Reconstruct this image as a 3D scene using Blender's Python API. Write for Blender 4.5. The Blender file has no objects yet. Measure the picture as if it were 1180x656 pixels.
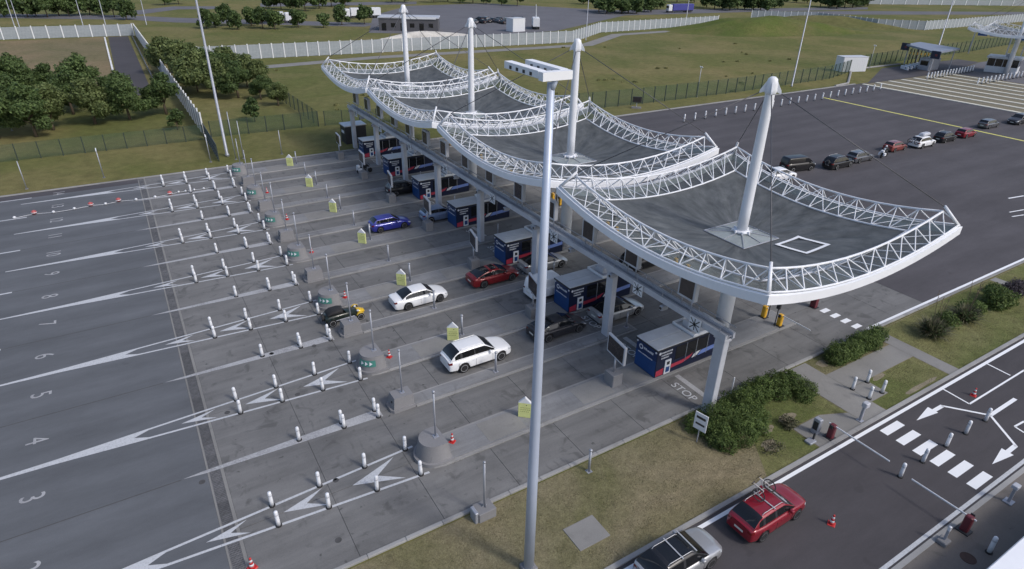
import bpy, math, random
import numpy as np
from mathutils import Vector, Matrix, Quaternion
random.seed(7); rng = np.random.default_rng(7)
scene = bpy.context.scene
R = math.radians
# ------------------------------------------------------------ camera
F, PITCH, YAW, ROLL, CAMH = 718.83, 0.49099, 0.554495, 0.02091, 26.0
PW, PH = 1180.0, 656.0
FW = Vector((math.sin(YAW)*math.cos(PITCH), math.cos(YAW)*math.cos(PITCH), -math.sin(PITCH)))
_rt = Vector((math.cos(YAW), -math.sin(YAW), 0)); _up = _rt.cross(FW)
RT = _rt*math.cos(ROLL)+_up*math.sin(ROLL); UP = -_rt*math.sin(ROLL)+_up*math.cos(ROLL)
cam_data = bpy.data.cameras.new('camera'); cam = bpy.data.objects.new('camera', cam_data)
scene.collection.objects.link(cam)
cam_data.sensor_width = 36; cam_data.lens = 36*F/PW; cam_data.clip_end = 6000; cam_data.clip_start = 0.5
cam.matrix_world = Matrix(((RT.x, UP.x, -FW.x, 0), (RT.y, UP.y, -FW.y, 0), (RT.z, UP.z, -FW.z, CAMH), (0, 0, 0, 1)))
scene.camera = cam
# ------------------------------------------------------------ sky, sun, exposure
SUN = Vector((0.46, -0.88, 0.98)).normalized()
world = bpy.data.worlds.new('World'); scene.world = world; world.use_nodes = True
wn = world.node_tree.nodes; bg = wn['Background']
sky = wn.new('ShaderNodeTexSky'); sky.sky_type = 'NISHITA'; sky.sun_disc = False
sky.sun_elevation = math.asin(SUN.z); sky.sun_rotation = math.atan2(SUN.x, SUN.y)
sky.air_density = 0.9; sky.dust_density = 2.6; sky.ozone_density = 1.0
world.node_tree.links.new(sky.outputs[0], bg.inputs[0]); bg.inputs[1].default_value = 0.15
sd = bpy.data.lights.new('sun', 'SUN'); sd.energy = 1.5; sd.angle = R(9); sd.color = (1.0, 0.96, 0.91)
so = bpy.data.objects.new('sun', sd); scene.collection.objects.link(so)
so.rotation_mode = 'QUATERNION'; so.rotation_quaternion = (-SUN).to_track_quat('-Z', 'Y'); so.location = (0, -40, 80)
vs = scene.view_settings; vs.view_transform = 'Standard'; vs.look = 'None'; vs.gamma = 1; vs.exposure = 0.14
vs.use_curve_mapping = False

# ------------------------------------------------------------ helpers
COL = scene.collection
def U(px, py, z=0.0):
    d = FW + RT*((px-PW/2)/F) - UP*((py-PH/2)/F)
    t = (z-CAMH)/d.z
    return Vector((d.x*t, d.y*t, z))
_ONES='zero one two three four five six seven eight nine ten eleven twelve thirteen fourteen fifteen sixteen seventeen eighteen nineteen'.split()
_ORDS='zeroth first second third fourth fifth sixth seventh eighth ninth tenth eleventh twelfth thirteenth fourteenth fifteenth sixteenth seventeenth eighteenth nineteenth'.split()
_TENS={2:'twenty',3:'thirty',4:'forty',5:'fifty'}
def NW(n): return _ONES[n] if n<20 else _TENS[n//10]+('' if n%10==0 else '-'+_ONES[n%10])
def OW(n): return _ORDS[n] if n<20 else (_TENS[n//10][:-1]+'ieth' if n%10==0 else _TENS[n//10]+'-'+_ORDS[n%10])
def tag(o, label=None, cat=None, group=None, kind=None):
    if label: o['label'] = label
    if cat: o['category'] = cat
    if group: o['group'] = group
    if kind: o['kind'] = kind
    return o
def thing(name, label, cat, loc=(0, 0, 0), rz=0.0, group=None):
    o = bpy.data.objects.new(name, None); COL.objects.link(o); o.empty_display_size = .3
    o.location = loc; o.rotation_euler = (0, 0, rz)
    return tag(o, label, cat, group)
def inst(name, mesh, parent=None, loc=(0, 0, 0), rz=0.0, scale=None):
    o = bpy.data.objects.new(name, mesh); COL.objects.link(o)
    if parent is not None: o.parent = parent
    o.location = loc; o.rotation_euler = (0, 0, rz)
    if scale is not None: o.scale = scale
    return o
KIDS = {}
def copy_tree(o, parent=None):
    c = o.copy(); COL.objects.link(c); c.parent = parent
    for ch in o.children: copy_tree(ch, c)
    return c
def dup(o, loc, rz=0.0, label=None, group=None):
    c = copy_tree(o); c.location = loc; c.rotation_euler = (0, 0, rz)
    if label: c['label'] = label
    if group: c['group'] = group
    return c
class MB:
    def __init__(s): s.v = []; s.f = []
    def add(s, vs, fs):
        b = len(s.v); s.v += [tuple(v) for v in vs]; s.f += [tuple(i+b for i in f) for f in fs]; return s
    def box(s, x0, x1, y0, y1, z0, z1):
        return s.add([(x0,y0,z0),(x1,y0,z0),(x1,y1,z0),(x0,y1,z0),(x0,y0,z1),(x1,y0,z1),(x1,y1,z1),(x0,y1,z1)],
            [(0,3,2,1),(4,5,6,7),(0,1,5,4),(1,2,6,5),(2,3,7,6),(3,0,4,7)])
    def bbox(s, x0, x1, y0, y1, z0, z1, b=.02):   # box with chamfered vertical and top edges
        def ring(i, z): return [(x0+i+b,y0+i,z),(x1-i-b,y0+i,z),(x1-i,y0+i+b,z),(x1-i,y1-i-b,z),(x1-i-b,y1-i,z),(x0+i+b,y1-i,z),(x0+i,y1-i-b,z),(x0+i,y0+i+b,z)]
        vs = ring(0,z0)+ring(0,z1-b)+ring(b,z1); n = 8
        fs = [tuple(range(n-1,-1,-1)), tuple(range(2*n,3*n))]
        for r in (0,1):
            for i in range(n): j=(i+1)%n; fs.append((r*n+i,r*n+j,(r+1)*n+j,(r+1)*n+i))
        return s.add(vs, fs)
    def obox(s, c, ax, ay, az):   # oriented box: centre and half axes
        c,ax,ay,az = map(Vector,(c,ax,ay,az)); vs=[]
        for k in (-1,1):
            for i,j in ((-1,-1),(1,-1),(1,1),(-1,1)): vs.append(c+ax*i+ay*j+az*k)
        return s.add(vs,[(0,3,2,1),(4,5,6,7),(0,1,5,4),(1,2,6,5),(2,3,7,6),(3,0,4,7)])
    def prism(s, pts, z0, z1):
        n=len(pts); a=sum(pts[i][0]*pts[(i+1)%n][1]-pts[(i+1)%n][0]*pts[i][1] for i in range(n))
        if a<0: pts=pts[::-1]
        vs=[(p[0],p[1],z0) for p in pts]+[(p[0],p[1],z1) for p in pts]
        fs=[tuple(range(n-1,-1,-1)),tuple(range(n,2*n))]+[(i,(i+1)%n,n+(i+1)%n,n+i) for i in range(n)]
        return s.add(vs,fs)
    def sheet(s, pts, z):
        n=len(pts); a=sum(pts[i][0]*pts[(i+1)%n][1]-pts[(i+1)%n][0]*pts[i][1] for i in range(n))
        if a<0: pts=pts[::-1]
        return s.add([(p[0],p[1],z) for p in pts],[tuple(range(n))])
    def strip(s, a, b, w, z, w2=None):
        a=Vector(a[:2]);b=Vector(b[:2]);d=(b-a).normalized();n=Vector((-d.y,d.x)); w2=w if w2 is None else w2
        return s.sheet([tuple(a-n*w/2),tuple(b-n*w2/2),tuple(b+n*w2/2),tuple(a+n*w/2)],z)
    def cyl(s, p0, p1, r0, r1=None, n=10, caps=True):
        r1=r0 if r1 is None else r1; p0=Vector(p0);p1=Vector(p1);d=(p1-p0).normalized()
        a=d.orthogonal().normalized();b=d.cross(a); vs=[]
        for p,r in ((p0,r0),(p1,r1)):
            for i in range(n):
                t=2*math.pi*i/n; vs.append(p+a*(r*math.cos(t))+b*(r*math.sin(t)))
        fs=[(i,(i+1)%n,n+(i+1)%n,n+i) for i in range(n)]
        if caps: fs+=[tuple(range(n-1,-1,-1)),tuple(range(n,2*n))]
        return s.add(vs,fs)
    def tube(s, pts, r, n=8):
        pts=[Vector(p) for p in pts]; rs=r if isinstance(r,(list,tuple)) else [r]*len(pts); vs=[]; a=None
        for k,p in enumerate(pts):
            d=(pts[min(k+1,len(pts)-1)]-pts[max(k-1,0)]).normalized()
            a=d.orthogonal().normalized() if a is None else (a-d*a.dot(d)).normalized()
            b=d.cross(a)
            for i in range(n):
                t=2*math.pi*i/n; vs.append(p+a*(rs[k]*math.cos(t))+b*(rs[k]*math.sin(t)))
        m=len(pts); fs=[(k*n+i,k*n+(i+1)%n,(k+1)*n+(i+1)%n,(k+1)*n+i) for k in range(m-1) for i in range(n)]
        fs+=[tuple(range(n-1,-1,-1)),tuple(range((m-1)*n,m*n))]
        return s.add(vs,fs)
    def lathe(s, prof, n=16, c=(0,0,0), axis='z'):
        vs=[]
        for r,h in prof:
            for i in range(n):
                t=2*math.pi*i/n; q=(r*math.cos(t),r*math.sin(t),h)
                if axis=='y': q=(q[0],q[2],-q[1])
                if axis=='x': q=(q[2],q[0],q[1])
                vs.append((c[0]+q[0],c[1]+q[1],c[2]+q[2]))
        m=len(prof); fs=[(k*n+i,k*n+(i+1)%n,(k+1)*n+(i+1)%n,(k+1)*n+i) for k in range(m-1) for i in range(n)]
        fs+=[tuple(range(n-1,-1,-1)),tuple(range((m-1)*n,m*n))]
        return s.add(vs,fs)
    def mesh(s, name, mat, smooth=False):
        me=bpy.data.meshes.new(name); me.from_pydata(s.v,[],s.f); me.materials.append(mat)
        if smooth: me.polygons.foreach_set('use_smooth',[True]*len(me.polygons))
        me.update(); return me
    def build(s, name, mat, parent=None, smooth=False):
        return inst(name, s.mesh(name, mat, smooth), parent)
def struct(name, mb, mat, parent=None, smooth=False):
    o=mb.build(name,mat,parent,smooth)
    if parent is None: o['kind']='structure'
    return o
def textmesh(txt, size, mat, name):
    cu=bpy.data.curves.new('t','FONT'); cu.body=txt; cu.size=size; cu.align_x='CENTER'; cu.align_y='CENTER'
    o=bpy.data.objects.new('t',cu); COL.objects.link(o)
    me=bpy.data.meshes.new_from_object(o.evaluated_get(bpy.context.evaluated_depsgraph_get())); me.name=name
    bpy.data.objects.remove(o); bpy.data.curves.remove(cu); me.materials.clear(); me.materials.append(mat); return me

# ------------------------------------------------------------ materials
def newmat(name):
    m=bpy.data.materials.new(name); m.use_nodes=True; nt=m.node_tree; return m,nt,nt.nodes['Principled BSDF'],nt.nodes,nt.links
def ramp(nt, fac, stops):
    r=nt.nodes.new('ShaderNodeValToRGB'); e=r.color_ramp.elements
    while len(e)<len(stops): e.new(.5)
    for i,(p,c) in enumerate(stops): e[i].position=p; e[i].color=(c,c,c,1) if not isinstance(c,tuple) else (*c,1)
    nt.links.new(fac,r.inputs[0]); return r.outputs[0]
def noise(nt, scale, detail=4, rough=.6, vec=None, dist=0):
    n=nt.nodes.new('ShaderNodeTexNoise'); n.inputs['Scale'].default_value=scale; n.inputs['Detail'].default_value=detail
    n.inputs['Roughness'].default_value=rough; n.inputs['Distortion'].default_value=dist
    if vec is not None: nt.links.new(vec,n.inputs['Vector'])
    return n.outputs[0]
def coords(nt, scale=(1,1,1), kind='Object'):
    t=nt.nodes.new('ShaderNodeTexCoord'); m=nt.nodes.new('ShaderNodeMapping'); m.inputs['Scale'].default_value=scale
    nt.links.new(t.outputs[kind],m.inputs[0]); return m.outputs[0]
def mix(nt, fac, a, b, mode='MIX'):
    n=nt.nodes.new('ShaderNodeMix'); n.data_type='RGBA'; n.blend_type=mode
    for sock,v in ((n.inputs[0],fac),(n.inputs[6],a),(n.inputs[7],b)):
        if isinstance(v,(int,float)): sock.default_value=v
        elif isinstance(v,tuple): sock.default_value=(*v,1)
        else: nt.links.new(v,sock)
    return n.outputs[2]
def bump(nt, h, strength, dist=.02):
    b=nt.nodes.new('ShaderNodeBump'); b.inputs['Strength'].default_value=strength; b.inputs['Distance'].default_value=dist
    nt.links.new(h,b.inputs['Height']); return b.outputs[0]
def M(name, col, rough=.6, metal=0, var=.12, scale=3, coat=0, bmp=0, bscale=40, rnd=0, spec=.5):
    m,nt,p,N,L=newmat(name); v=coords(nt)
    lo=tuple(c*(1-var) for c in col); hi=tuple(min(1,c*(1+var)) for c in col)
    c=ramp(nt,noise(nt,scale,5,.65,v),[(.3,lo),(.7,hi)])
    if rnd:
        oi=N.new('ShaderNodeObjectInfo'); c=mix(nt,1.0,c,ramp(nt,oi.outputs['Random'],[(0,1-rnd),(1,1+rnd)]),'MULTIPLY')
    L.new(c,p.inputs['Base Color']); p.inputs['Roughness'].default_value=rough; p.inputs['Metallic'].default_value=metal
    p.inputs['Coat Weight'].default_value=coat; p.inputs['Specular IOR Level'].default_value=spec
    if coat: p.inputs['Coat Roughness'].default_value=.08
    if bmp: L.new(bump(nt,noise(nt,bscale,3,.6,v),bmp),p.inputs['Normal'])
    return m
def asphalt_mat(name, base, patch, seam=0):
    m,nt,p,N,L=newmat(name); v=coords(nt)
    c=ramp(nt,noise(nt,.09,6,.62,v),[(.3,tuple(x*(1-patch) for x in base)),(.7,tuple(x*(1+patch) for x in base))])
    c=mix(nt,1.0,c,ramp(nt,noise(nt,.9,8,.75,coords(nt,(.25,1.0,1))),[(.3,.86),(.7,1.1)]),'MULTIPLY')
    c=mix(nt,1.0,c,ramp(nt,noise(nt,38,4,.8,v),[(.25,.74),(.75,1.26)]),'MULTIPLY')
    c=mix(nt,ramp(nt,noise(nt,.55,3,.5,v),[(.70,0.0),(.74,.35)]),c,tuple(x*.62 for x in base))
    if seam:   # wheel-polished bands along the driving direction
        w=N.new('ShaderNodeTexWave'); w.wave_type='BANDS'; w.bands_direction='Y'; w.inputs['Scale'].default_value=seam
        w.inputs['Distortion'].default_value=1.2; w.inputs['Detail'].default_value=2; L.new(coords(nt,(.12,1,1)),w.inputs['Vector'])
        c=mix(nt,1.0,c,ramp(nt,w.outputs[0],[(.2,.94),(.9,1.05)]),'MULTIPLY')
    L.new(c,p.inputs['Base Color']); p.inputs['Roughness'].default_value=.86; p.inputs['Specular IOR Level'].default_value=.3
    L.new(bump(nt,noise(nt,60,3,.7,v),.35,.01),p.inputs['Normal']); return m
def concrete_mat(name, base, dirt=.35, rnd=.0, streak=True):
    m,nt,p,N,L=newmat(name); v=coords(nt)
    c=ramp(nt,noise(nt,.22,6,.65,v),[(.28,tuple(x*.80 for x in base)),(.72,tuple(x*1.14 for x in base))])
    if streak: c=mix(nt,1.0,c,ramp(nt,noise(nt,1.0,7,.7,coords(nt,(.10,.9,1)),.3),[(.3,.72),(.65,1.07)]),'MULTIPLY')
    c=mix(nt,1.0,c,ramp(nt,noise(nt,22,4,.75,v),[(.25,.84),(.75,1.14)]),'MULTIPLY')
    c=mix(nt,ramp(nt,noise(nt,.8,4,.55,v,.6),[(.575,0.0),(.68,dirt)]),c,tuple(x*.42 for x in base))
    if streak:      # scuffed ribs left across the lanes, in patches
        w=N.new('ShaderNodeTexWave'); w.wave_type='BANDS'; w.bands_direction='X'; w.inputs['Scale'].default_value=.62; w.inputs['Distortion'].default_value=2.2; w.inputs['Detail'].default_value=3; w.inputs['Detail Scale'].default_value=2.5
        L.new(v,w.inputs['Vector']); rib=ramp(nt,w.outputs[0],[(.80,0.0),(.93,1.0)])
        msk=ramp(nt,noise(nt,.45,5,.6,v,.4),[(.56,0.0),(.68,.40)])
        c=mix(nt,mix(nt,1.0,rib,msk,'MULTIPLY'),c,tuple(x*.48 for x in base))
        c=mix(nt,ramp(nt,noise(nt,5.5,6,.8,coords(nt,(.35,1.6,1))),[(.60,0.0),(.72,.35)]),c,tuple(x*.55 for x in base))
    c=mix(nt,ramp(nt,noise(nt,2.2,3,.5,v,.4),[(.68,0.0),(.75,dirt*1.2)]),c,tuple(x*.3 for x in base))
    if rnd:
        oi=N.new('ShaderNodeObjectInfo'); c=mix(nt,1.0,c,ramp(nt,oi.outputs['Random'],[(0,1-rnd),(1,1+rnd)]),'MULTIPLY')
    L.new(c,p.inputs['Base Color']); p.inputs['Roughness'].default_value=.82; p.inputs['Specular IOR Level'].default_value=.35
    L.new(bump(nt,noise(nt,30,4,.7,v),.25,.01),p.inputs['Normal']); return m
def grass_mat(name, green, dry, thr=.5, sc=1.0):
    m,nt,p,N,L=newmat(name); v=coords(nt)
    c=ramp(nt,noise(nt,.045*sc,8,.62,v,.5),[(thr-.14,green),(thr+.14,dry)])
    c=mix(nt,1.0,c,ramp(nt,noise(nt,.016*sc,3,.5,v,.3),[(.3,(.86,.92,.84)),(.7,(1.18,1.1,1.05))]),'MULTIPLY')
    c=mix(nt,1.0,c,ramp(nt,noise(nt,.6*sc,6,.75,v),[(.28,.70),(.72,1.25)]),'MULTIPLY')
    c=mix(nt,1.0,c,ramp(nt,noise(nt,9,5,.85,v),[(.3,.62),(.7,1.32)]),'MULTIPLY')
    L.new(c,p.inputs['Base Color']); p.inputs['Roughness'].default_value=.95; p.inputs['Specular IOR Level'].default_value=.12
    L.new(bump(nt,noise(nt,16,5,.8,v),.9,.06),p.inputs['Normal']); return m
def leaf_mat(name, a, b):
    m,nt,p,N,L=newmat(name)
    g=N.new('ShaderNodeNewGeometry'); r=ramp(nt,g.outputs['Random Per Island'],[(0,a),(1,b)])
    c=mix(nt,1.0,r,ramp(nt,noise(nt,.7,3,.6,coords(nt)),[(.3,.7),(.7,1.25)]),'MULTIPLY')
    L.new(c,p.inputs['Base Color']); p.inputs['Roughness'].default_value=.62; p.inputs['Specular IOR Level'].default_value=.25
    t=N.new('ShaderNodeBsdfTranslucent'); L.new(c,t.inputs[0]); ms=N.new('ShaderNodeMixShader'); ms.inputs[0].default_value=.25
    L.new(p.outputs[0],ms.inputs[1]); L.new(t.outputs[0],ms.inputs[2]); L.new(ms.outputs[0],N['Material Output'].inputs[0]); return m
def mesh_mat(name, col, cover, rough=.6):     # welded mesh panel too fine to resolve: partly see-through
    m,nt,p,N,L=newmat(name); p.inputs['Base Color'].default_value=(*col,1); p.inputs['Roughness'].default_value=rough
    t=N.new('ShaderNodeBsdfTransparent'); ms=N.new('ShaderNodeMixShader')
    L.new(ramp(nt,noise(nt,1.5,3,.6,coords(nt)),[(.3,cover*.88),(.7,min(1,cover*1.12))]),ms.inputs[0])
    L.new(t.outputs[0],ms.inputs[1]); L.new(p.outputs[0],ms.inputs[2]); L.new(ms.outputs[0],N['Material Output'].inputs[0]); return m
def paint_mat(name, col, metal=.0, rough=.32):
    return M(name,col,rough,metal,.03,2,coat=.3 if max(col)<.06 else .7)
def worn_mat(name, col, under, wear=.5):      # road paint with wear
    m,nt,p,N,L=newmat(name); v=coords(nt)
    f=ramp(nt,noise(nt,11,6,.8,v),[(wear-.08,0.0),(wear+.10,.85)])
    f2=ramp(nt,noise(nt,.5,4,.6,v),[(.35,.35),(.65,1.0)])
    f=mix(nt,1.0,f,f2,'MULTIPLY')
    c=mix(nt,f,col,under); L.new(c,p.inputs['Base Color']); p.inputs['Roughness'].default_value=.75
    return m
MT={}
MT['leaf_tuft']=leaf_mat('leaf_tuft',(.15,.16,.06),(.26,.25,.11)); MT['grass']=grass_mat('grass_field',(.118,.130,.046),(.190,.168,.080),.52)
MT['verge']=grass_mat('grass_verge',(.150,.150,.075),(.235,.208,.140),.47,3.0)
MT['lawn']=grass_mat('grass_lawn',(.135,.155,.060),(.215,.205,.105),.56,3.0); MT['brownfield']=grass_mat('dry_field',(.150,.140,.075),(.215,.172,.110),.42,1.6)
MT['asph_left']=asphalt_mat('asphalt_blue_grey',(.118,.126,.139),.10,.10)
MT['asph_right']=asphalt_mat('asphalt_dark',(.080,.076,.084),.14,.08)
MT['asph_road']=asphalt_mat('asphalt_road',(.068,.064,.070),.12)
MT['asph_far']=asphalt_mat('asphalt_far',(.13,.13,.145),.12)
MT['concrete']=concrete_mat('concrete_slab',(.178,.178,.178),.6,.06)
MT['island']=concrete_mat('concrete_island',(.235,.240,.250),.3,.05)
MT['kerb']=concrete_mat('concrete_kerb',(.30,.30,.30),.25,.08,False)
MT['block']=concrete_mat('concrete_block',(.225,.225,.235),.3,.06,False)
MT['path']=concrete_mat('concrete_path',(.235,.232,.225),.2,.04,False)
MT['joint']=M('joint_dark',(.07,.07,.072),.9,0,.2)
MT['line']=worn_mat('road_paint_worn',(.52,.54,.57),(.24,.25,.27),.56)
MT['line_new']=worn_mat('road_paint_fresh',(.80,.82,.85),(.5,.5,.52),.72)
MT['line_faded']=worn_mat('road_paint_faded',(.44,.45,.47),(.2,.2,.21),.45)
MT['yellow_line']=worn_mat('road_paint_yellow',(.62,.60,.16),(.3,.3,.12),.66)
MT['white']=M('white_steel_paint',(.74,.76,.80),.45,0,.04,1.5)
MT['fascia']=M('white_fascia',(.80,.82,.86),.5,0,.05,.5)
MT['steel']=M('galvanised_steel',(.36,.38,.43),.45,.35,.1,2)
MT['gantry']=M('grey_painted_steel',(.48,.50,.55),.5,.1,.1,1)
MT['pole']=M('lamp_pole_paint',(.46,.52,.64),.4,.2,.06,.6)
MT['dark']=M('dark_plastic',(.025,.026,.03),.5,0,.2)
MT['rubber']=M('black_rubber',(.018,.018,.02),.8,0,.2)
MT['screen']=M('dark_screen',(.035,.03,.032),.25,0,.3,2)
MT['membrane']=None
MT['navy']=M('navy_cladding',(.006,.012,.040),.4,0,.12,.8)
MT['bright_blue']=M('blue_cladding',(.010,.055,.19),.4,0,.12,.8)  # brighter blue than the navy body, for front panels, labels and lane signs
MT['boothroof']=M('booth_roof_metal',(.58,.60,.64),.45,.2,.1,1.2)
MT['bglass']=M('tinted_glass',(.012,.013,.016),.08,0,.1)
MT['redstripe']=M('red_stripe',(.42,.04,.07),.45,0,.08)
MT['bluestripe']=M('pale_blue_stripe',(.16,.24,.55),.45,0,.08)
MT['panel']=M('white_panel',(.66,.68,.72),.5,0,.05)
MT['marker']=M('marker_yellow_green',(.62,.66,.27),.6,0,.08,4)
MT['bollard']=M('bollard_white',(.74,.76,.80),.5,0,.06,6)
MT['float_red']=M('float_red',(.40,.09,.09),.5,0,.1); MT['rust']=M('rusty_iron',(.060,.032,.026),.7,.2,.2); MT['red']=M('signal_red',(.50,.03,.03),.5,0,.1)
MT['dullred']=M('barrier_dull_red',(.13,.022,.032),.5,0,.15)
MT['yellow']=M('barrier_yellow',(.72,.40,.03),.5,0,.1)
MT['green']=M('sign_green',(.05,.20,.17),.5,0,.1)
MT['cable']=M('steel_cable',(.10,.10,.11),.5,.4,.1)
MT['fpost']=M('fence_post_green',(.03,.045,.04),.6,0,.15)
MT['fmesh']=mesh_mat('fence_mesh_green',(.045,.095,.065),.20)
MT['fmesh_blue']=mesh_mat('palisade_mesh_blue',(.16,.20,.27),.5)
MT['wmesh']=mesh_mat('white_fence_mesh',(.36,.40,.44),.74)
MT['wpost']=M('white_fence_post',(.72,.74,.77),.6,0,.08)
MT['bark']=M('bark',(.11,.085,.06),.9,0,.3,3,bmp=.6)
MT['leaf_dark']=leaf_mat('leaf_dark',(.036,.064,.022),(.112,.165,.056))
MT['leaf_mid']=leaf_mat('leaf_mid',(.052,.090,.030),(.145,.205,.072))
MT['leaf_olive']=leaf_mat('leaf_olive',(.074,.106,.036),(.178,.220,.084))
MT['leaf_hedge']=leaf_mat('leaf_hedge',(.036,.066,.018),(.150,.210,.060))
MT['leaf_flax']=leaf_mat('leaf_flax',(.028,.036,.018),(.20,.19,.12))
MT['leaf_purple']=leaf_mat('leaf_purple',(.05,.045,.05),(.11,.09,.11))
MT['soil']=M('bare_soil',(.225,.198,.142),.95,0,.25,2,bmp=.5)
MT['gravel']=M('beige_gravel',(.17,.15,.10),.95,0,.2,4,bmp=.6)
# ------------------------------------------------------------ layout
YB=[25.6,35.7,45.7,55.8,65.3,74.8,84.3]                 # booth islands
YS=[(YB[i]+YB[i+1])/2 for i in range(6)]                  # narrow islands between lane pairs
KY0,KY1=20.95,88.0                                        # near and far kerb of the toll plaza
LANES=[(KY0+YB[0]-1.05)/2]
for i in range(6): LANES+=[(YB[i]+1.05+YS[i]-.65)/2,(YS[i]+.65+YB[i+1]-1.05)/2]
LANES.append((YB[6]+1.05+KY1)/2)                          # LANES[n-1] is lane n
# ------------------------------------------------------------ ground, roads, paths
def membrane_mat():
    m,nt,p,N,L=newmat('canopy_membrane'); t=N.new('ShaderNodeTexCoord'); sx=N.new('ShaderNodeSeparateXYZ'); L.new(t.outputs['Object'],sx.inputs[0])
    at=N.new('ShaderNodeMath'); at.operation='ARCTAN2'; L.new(sx.outputs[1],at.inputs[0]); L.new(sx.outputs[0],at.inputs[1])
    ln=N.new('ShaderNodeVectorMath'); ln.operation='LENGTH'; L.new(t.outputs['Object'],ln.inputs[0])
    k=N.new('ShaderNodeMath'); k.operation='MULTIPLY'; k.inputs[1].default_value=.10; L.new(ln.outputs['Value'],k.inputs[0])
    cb=N.new('ShaderNodeCombineXYZ'); L.new(at.outputs[0],cb.inputs[0]); L.new(k.outputs[0],cb.inputs[1])
    c=ramp(nt,noise(nt,7,6,.7,cb.outputs[0],.2),[(.30,(.048,.054,.056)),(.70,(.135,.144,.148))])
    c=mix(nt,1.0,c,ramp(nt,noise(nt,.5,5,.7,coords(nt)),[(.3,.78),(.7,1.16)]),'MULTIPLY')
    L.new(c,p.inputs['Base Color']); p.inputs['Roughness'].default_value=.6; p.inputs['Specular IOR Level'].default_value=.4; return m
MT['membrane']=membrane_mat(); MT['cream']=M('cream_kerb',(.62,.60,.52),.8,0,.15,2)
def glass_mat(name,col,alpha,rough=.12):
    m,nt,p,N,L=newmat(name); p.inputs['Base Color'].default_value=(*col,1); p.inputs['Roughness'].default_value=rough
    t=N.new('ShaderNodeBsdfTransparent'); t.inputs[0].default_value=(.75,.8,.8,1); ms=N.new('ShaderNodeMixShader')
    L.new(ramp(nt,noise(nt,.8,4,.7,coords(nt)),[(.3,alpha*.8),(.7,min(1,alpha*1.2))]),ms.inputs[0])
    L.new(t.outputs[0],ms.inputs[1]); L.new(p.outputs[0],ms.inputs[2]); L.new(ms.outputs[0],N['Material Output'].inputs[0]); return m
MT['skirt']=glass_mat('dusty_glass',(.36,.40,.40),.7,.25)
MT['glaze']=glass_mat('tinted_glazing',(.10,.115,.11),.45)

ground=struct('ground',MB().sheet([(-2500,-800),(3500,-800),(3500,4500),(-2500,4500)],0),MT['grass'])
verge=struct('grass_verge',MB().sheet([(-40,14.45),(150,14.45),(150,20.6),(-40,20.6)],.012),MT['verge'])
fld=struct('dry_field',MB().sheet([(-80,150),(-.6,150),(-.6,243),(-80,243)],.012),MT['brownfield'])
plaza=struct('toll_plaza',MB().sheet([(-.9,KY0),(54.9,KY0),(54.9,KY1),(-.9,KY1)],.008),MT['joint'])
xe=[.03,4.7,9.2,13.8,18.3,22.9,27.4,32.0,36.6,41.1,45.7,50.2,54.7]
ye=[KY0]+sorted(YB+YS)+[KY1]
for j in range(len(ye)-1):
    for i in range(len(xe)-1):
        g=.014
        struct('slab',MB().box(xe[i]+g,xe[i+1]-g,ye[j]+g,ye[j+1]-g,.009,.03+random.uniform(-.0015,.0015)),MT['concrete'],plaza)
asl=struct('asphalt_apron',MB().sheet([(-140,-10),(-.81,-10),(-.81,KY1),(-140,KY1)],.03),MT['asph_left'])
struct('asphalt_strip',MB().sheet([(-140,86.3),(-.81,86.3),(-.81,KY1),(-140,KY1)],.034),MT['asph_right'],asl)
asr=struct('asphalt_yard',MB().sheet([(54.72,KY0),(148.1,KY0),(148.1,86.8),(54.72,86.8)],.03),MT['asph_right'])
# drain channel with single grates
ch=struct('drain_channel',MB().box(-.80,-.70,KY0,KY1,.002,.031).box(-.14,.03,KY0,KY1,.002,.032),MT['path']); struct('channel_floor',MB().box(-.699,-.141,KY0,KY1,.002,.006),MT['joint'],ch)
gb=MB()
for i in range(9): gb.box(-.69+i*.0625,-.69+i*.0625+.028,0,.98,.008,.03)
for j in range(8): gb.box(-.69,-.15,j*.13+.01,j*.13+.05,.010,.0285)
gme=gb.mesh('grate',M('cast_iron',(.14,.14,.145),.6,.2,.3,3,rnd=.2))
for k in range(67): inst('grate',gme,ch,(0,KY0+k,0))
# roads south
road=struct('service_road',MB().sheet([(-60,7.45),(140,7.45),(140,14.2),(-60,14.2)],.02),MT['asph_road'])
pav=struct('roadside_pavement',MB().sheet([(-60,-6),(140,-6),(140,7.2),(-60,7.2)],.02),concrete_mat('dull_pavement',(.165,.150,.138),.3,0,False))
struct('kerb',MB().box(-60,140,14.2,14.45,.0,.11),MT['kerb'],road); struct('kerb',MB().box(-60,140,7.2,7.45,.0,.05),MT['kerb'],road)
nk=struct('plaza_kerb',MB(),MT['kerb'])
x=-1.0
while x<54.5: struct('kerb_stone',MB().bbox(x,min(x+1.985,54.7),20.70,20.93,0,.13,.02),MT['kerb'],nk); x+=2.0
struct('kerb_strip',MB().box(54.75,150,20.70,20.93,0,.06),MT['path'],nk)
fk=struct('far_kerb',MB().box(-140,54.6,KY1+.02,KY1+.30,0,.12).box(54.75,147,86.82,87.3,0,.12).box(54.6,54.75,86.82,KY1+.3,0,.12),MT['kerb'])
pth=struct('footpath',MB().sheet([(35.5,14.46),(37.9,14.46),(37.9,20.58),(35.5,20.58)],.03),MT['path'])
struct('paving',MB().sheet([(37.92,17.1),(45.7,17.1),(45.7,18.9),(37.92,18.9)],.03),MT['path'],pth)
struct('paving',MB().sheet([(45.72,14.46),(47.0,14.46),(47.0,20.58),(45.72,20.58)],.03),MT['path'],pth)
struct('paving',MB().sheet([(37.92,15.5),(39.8,15.5),(39.8,17.08),(37.92,17.08)],.031),MT['path'],pth)
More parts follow.
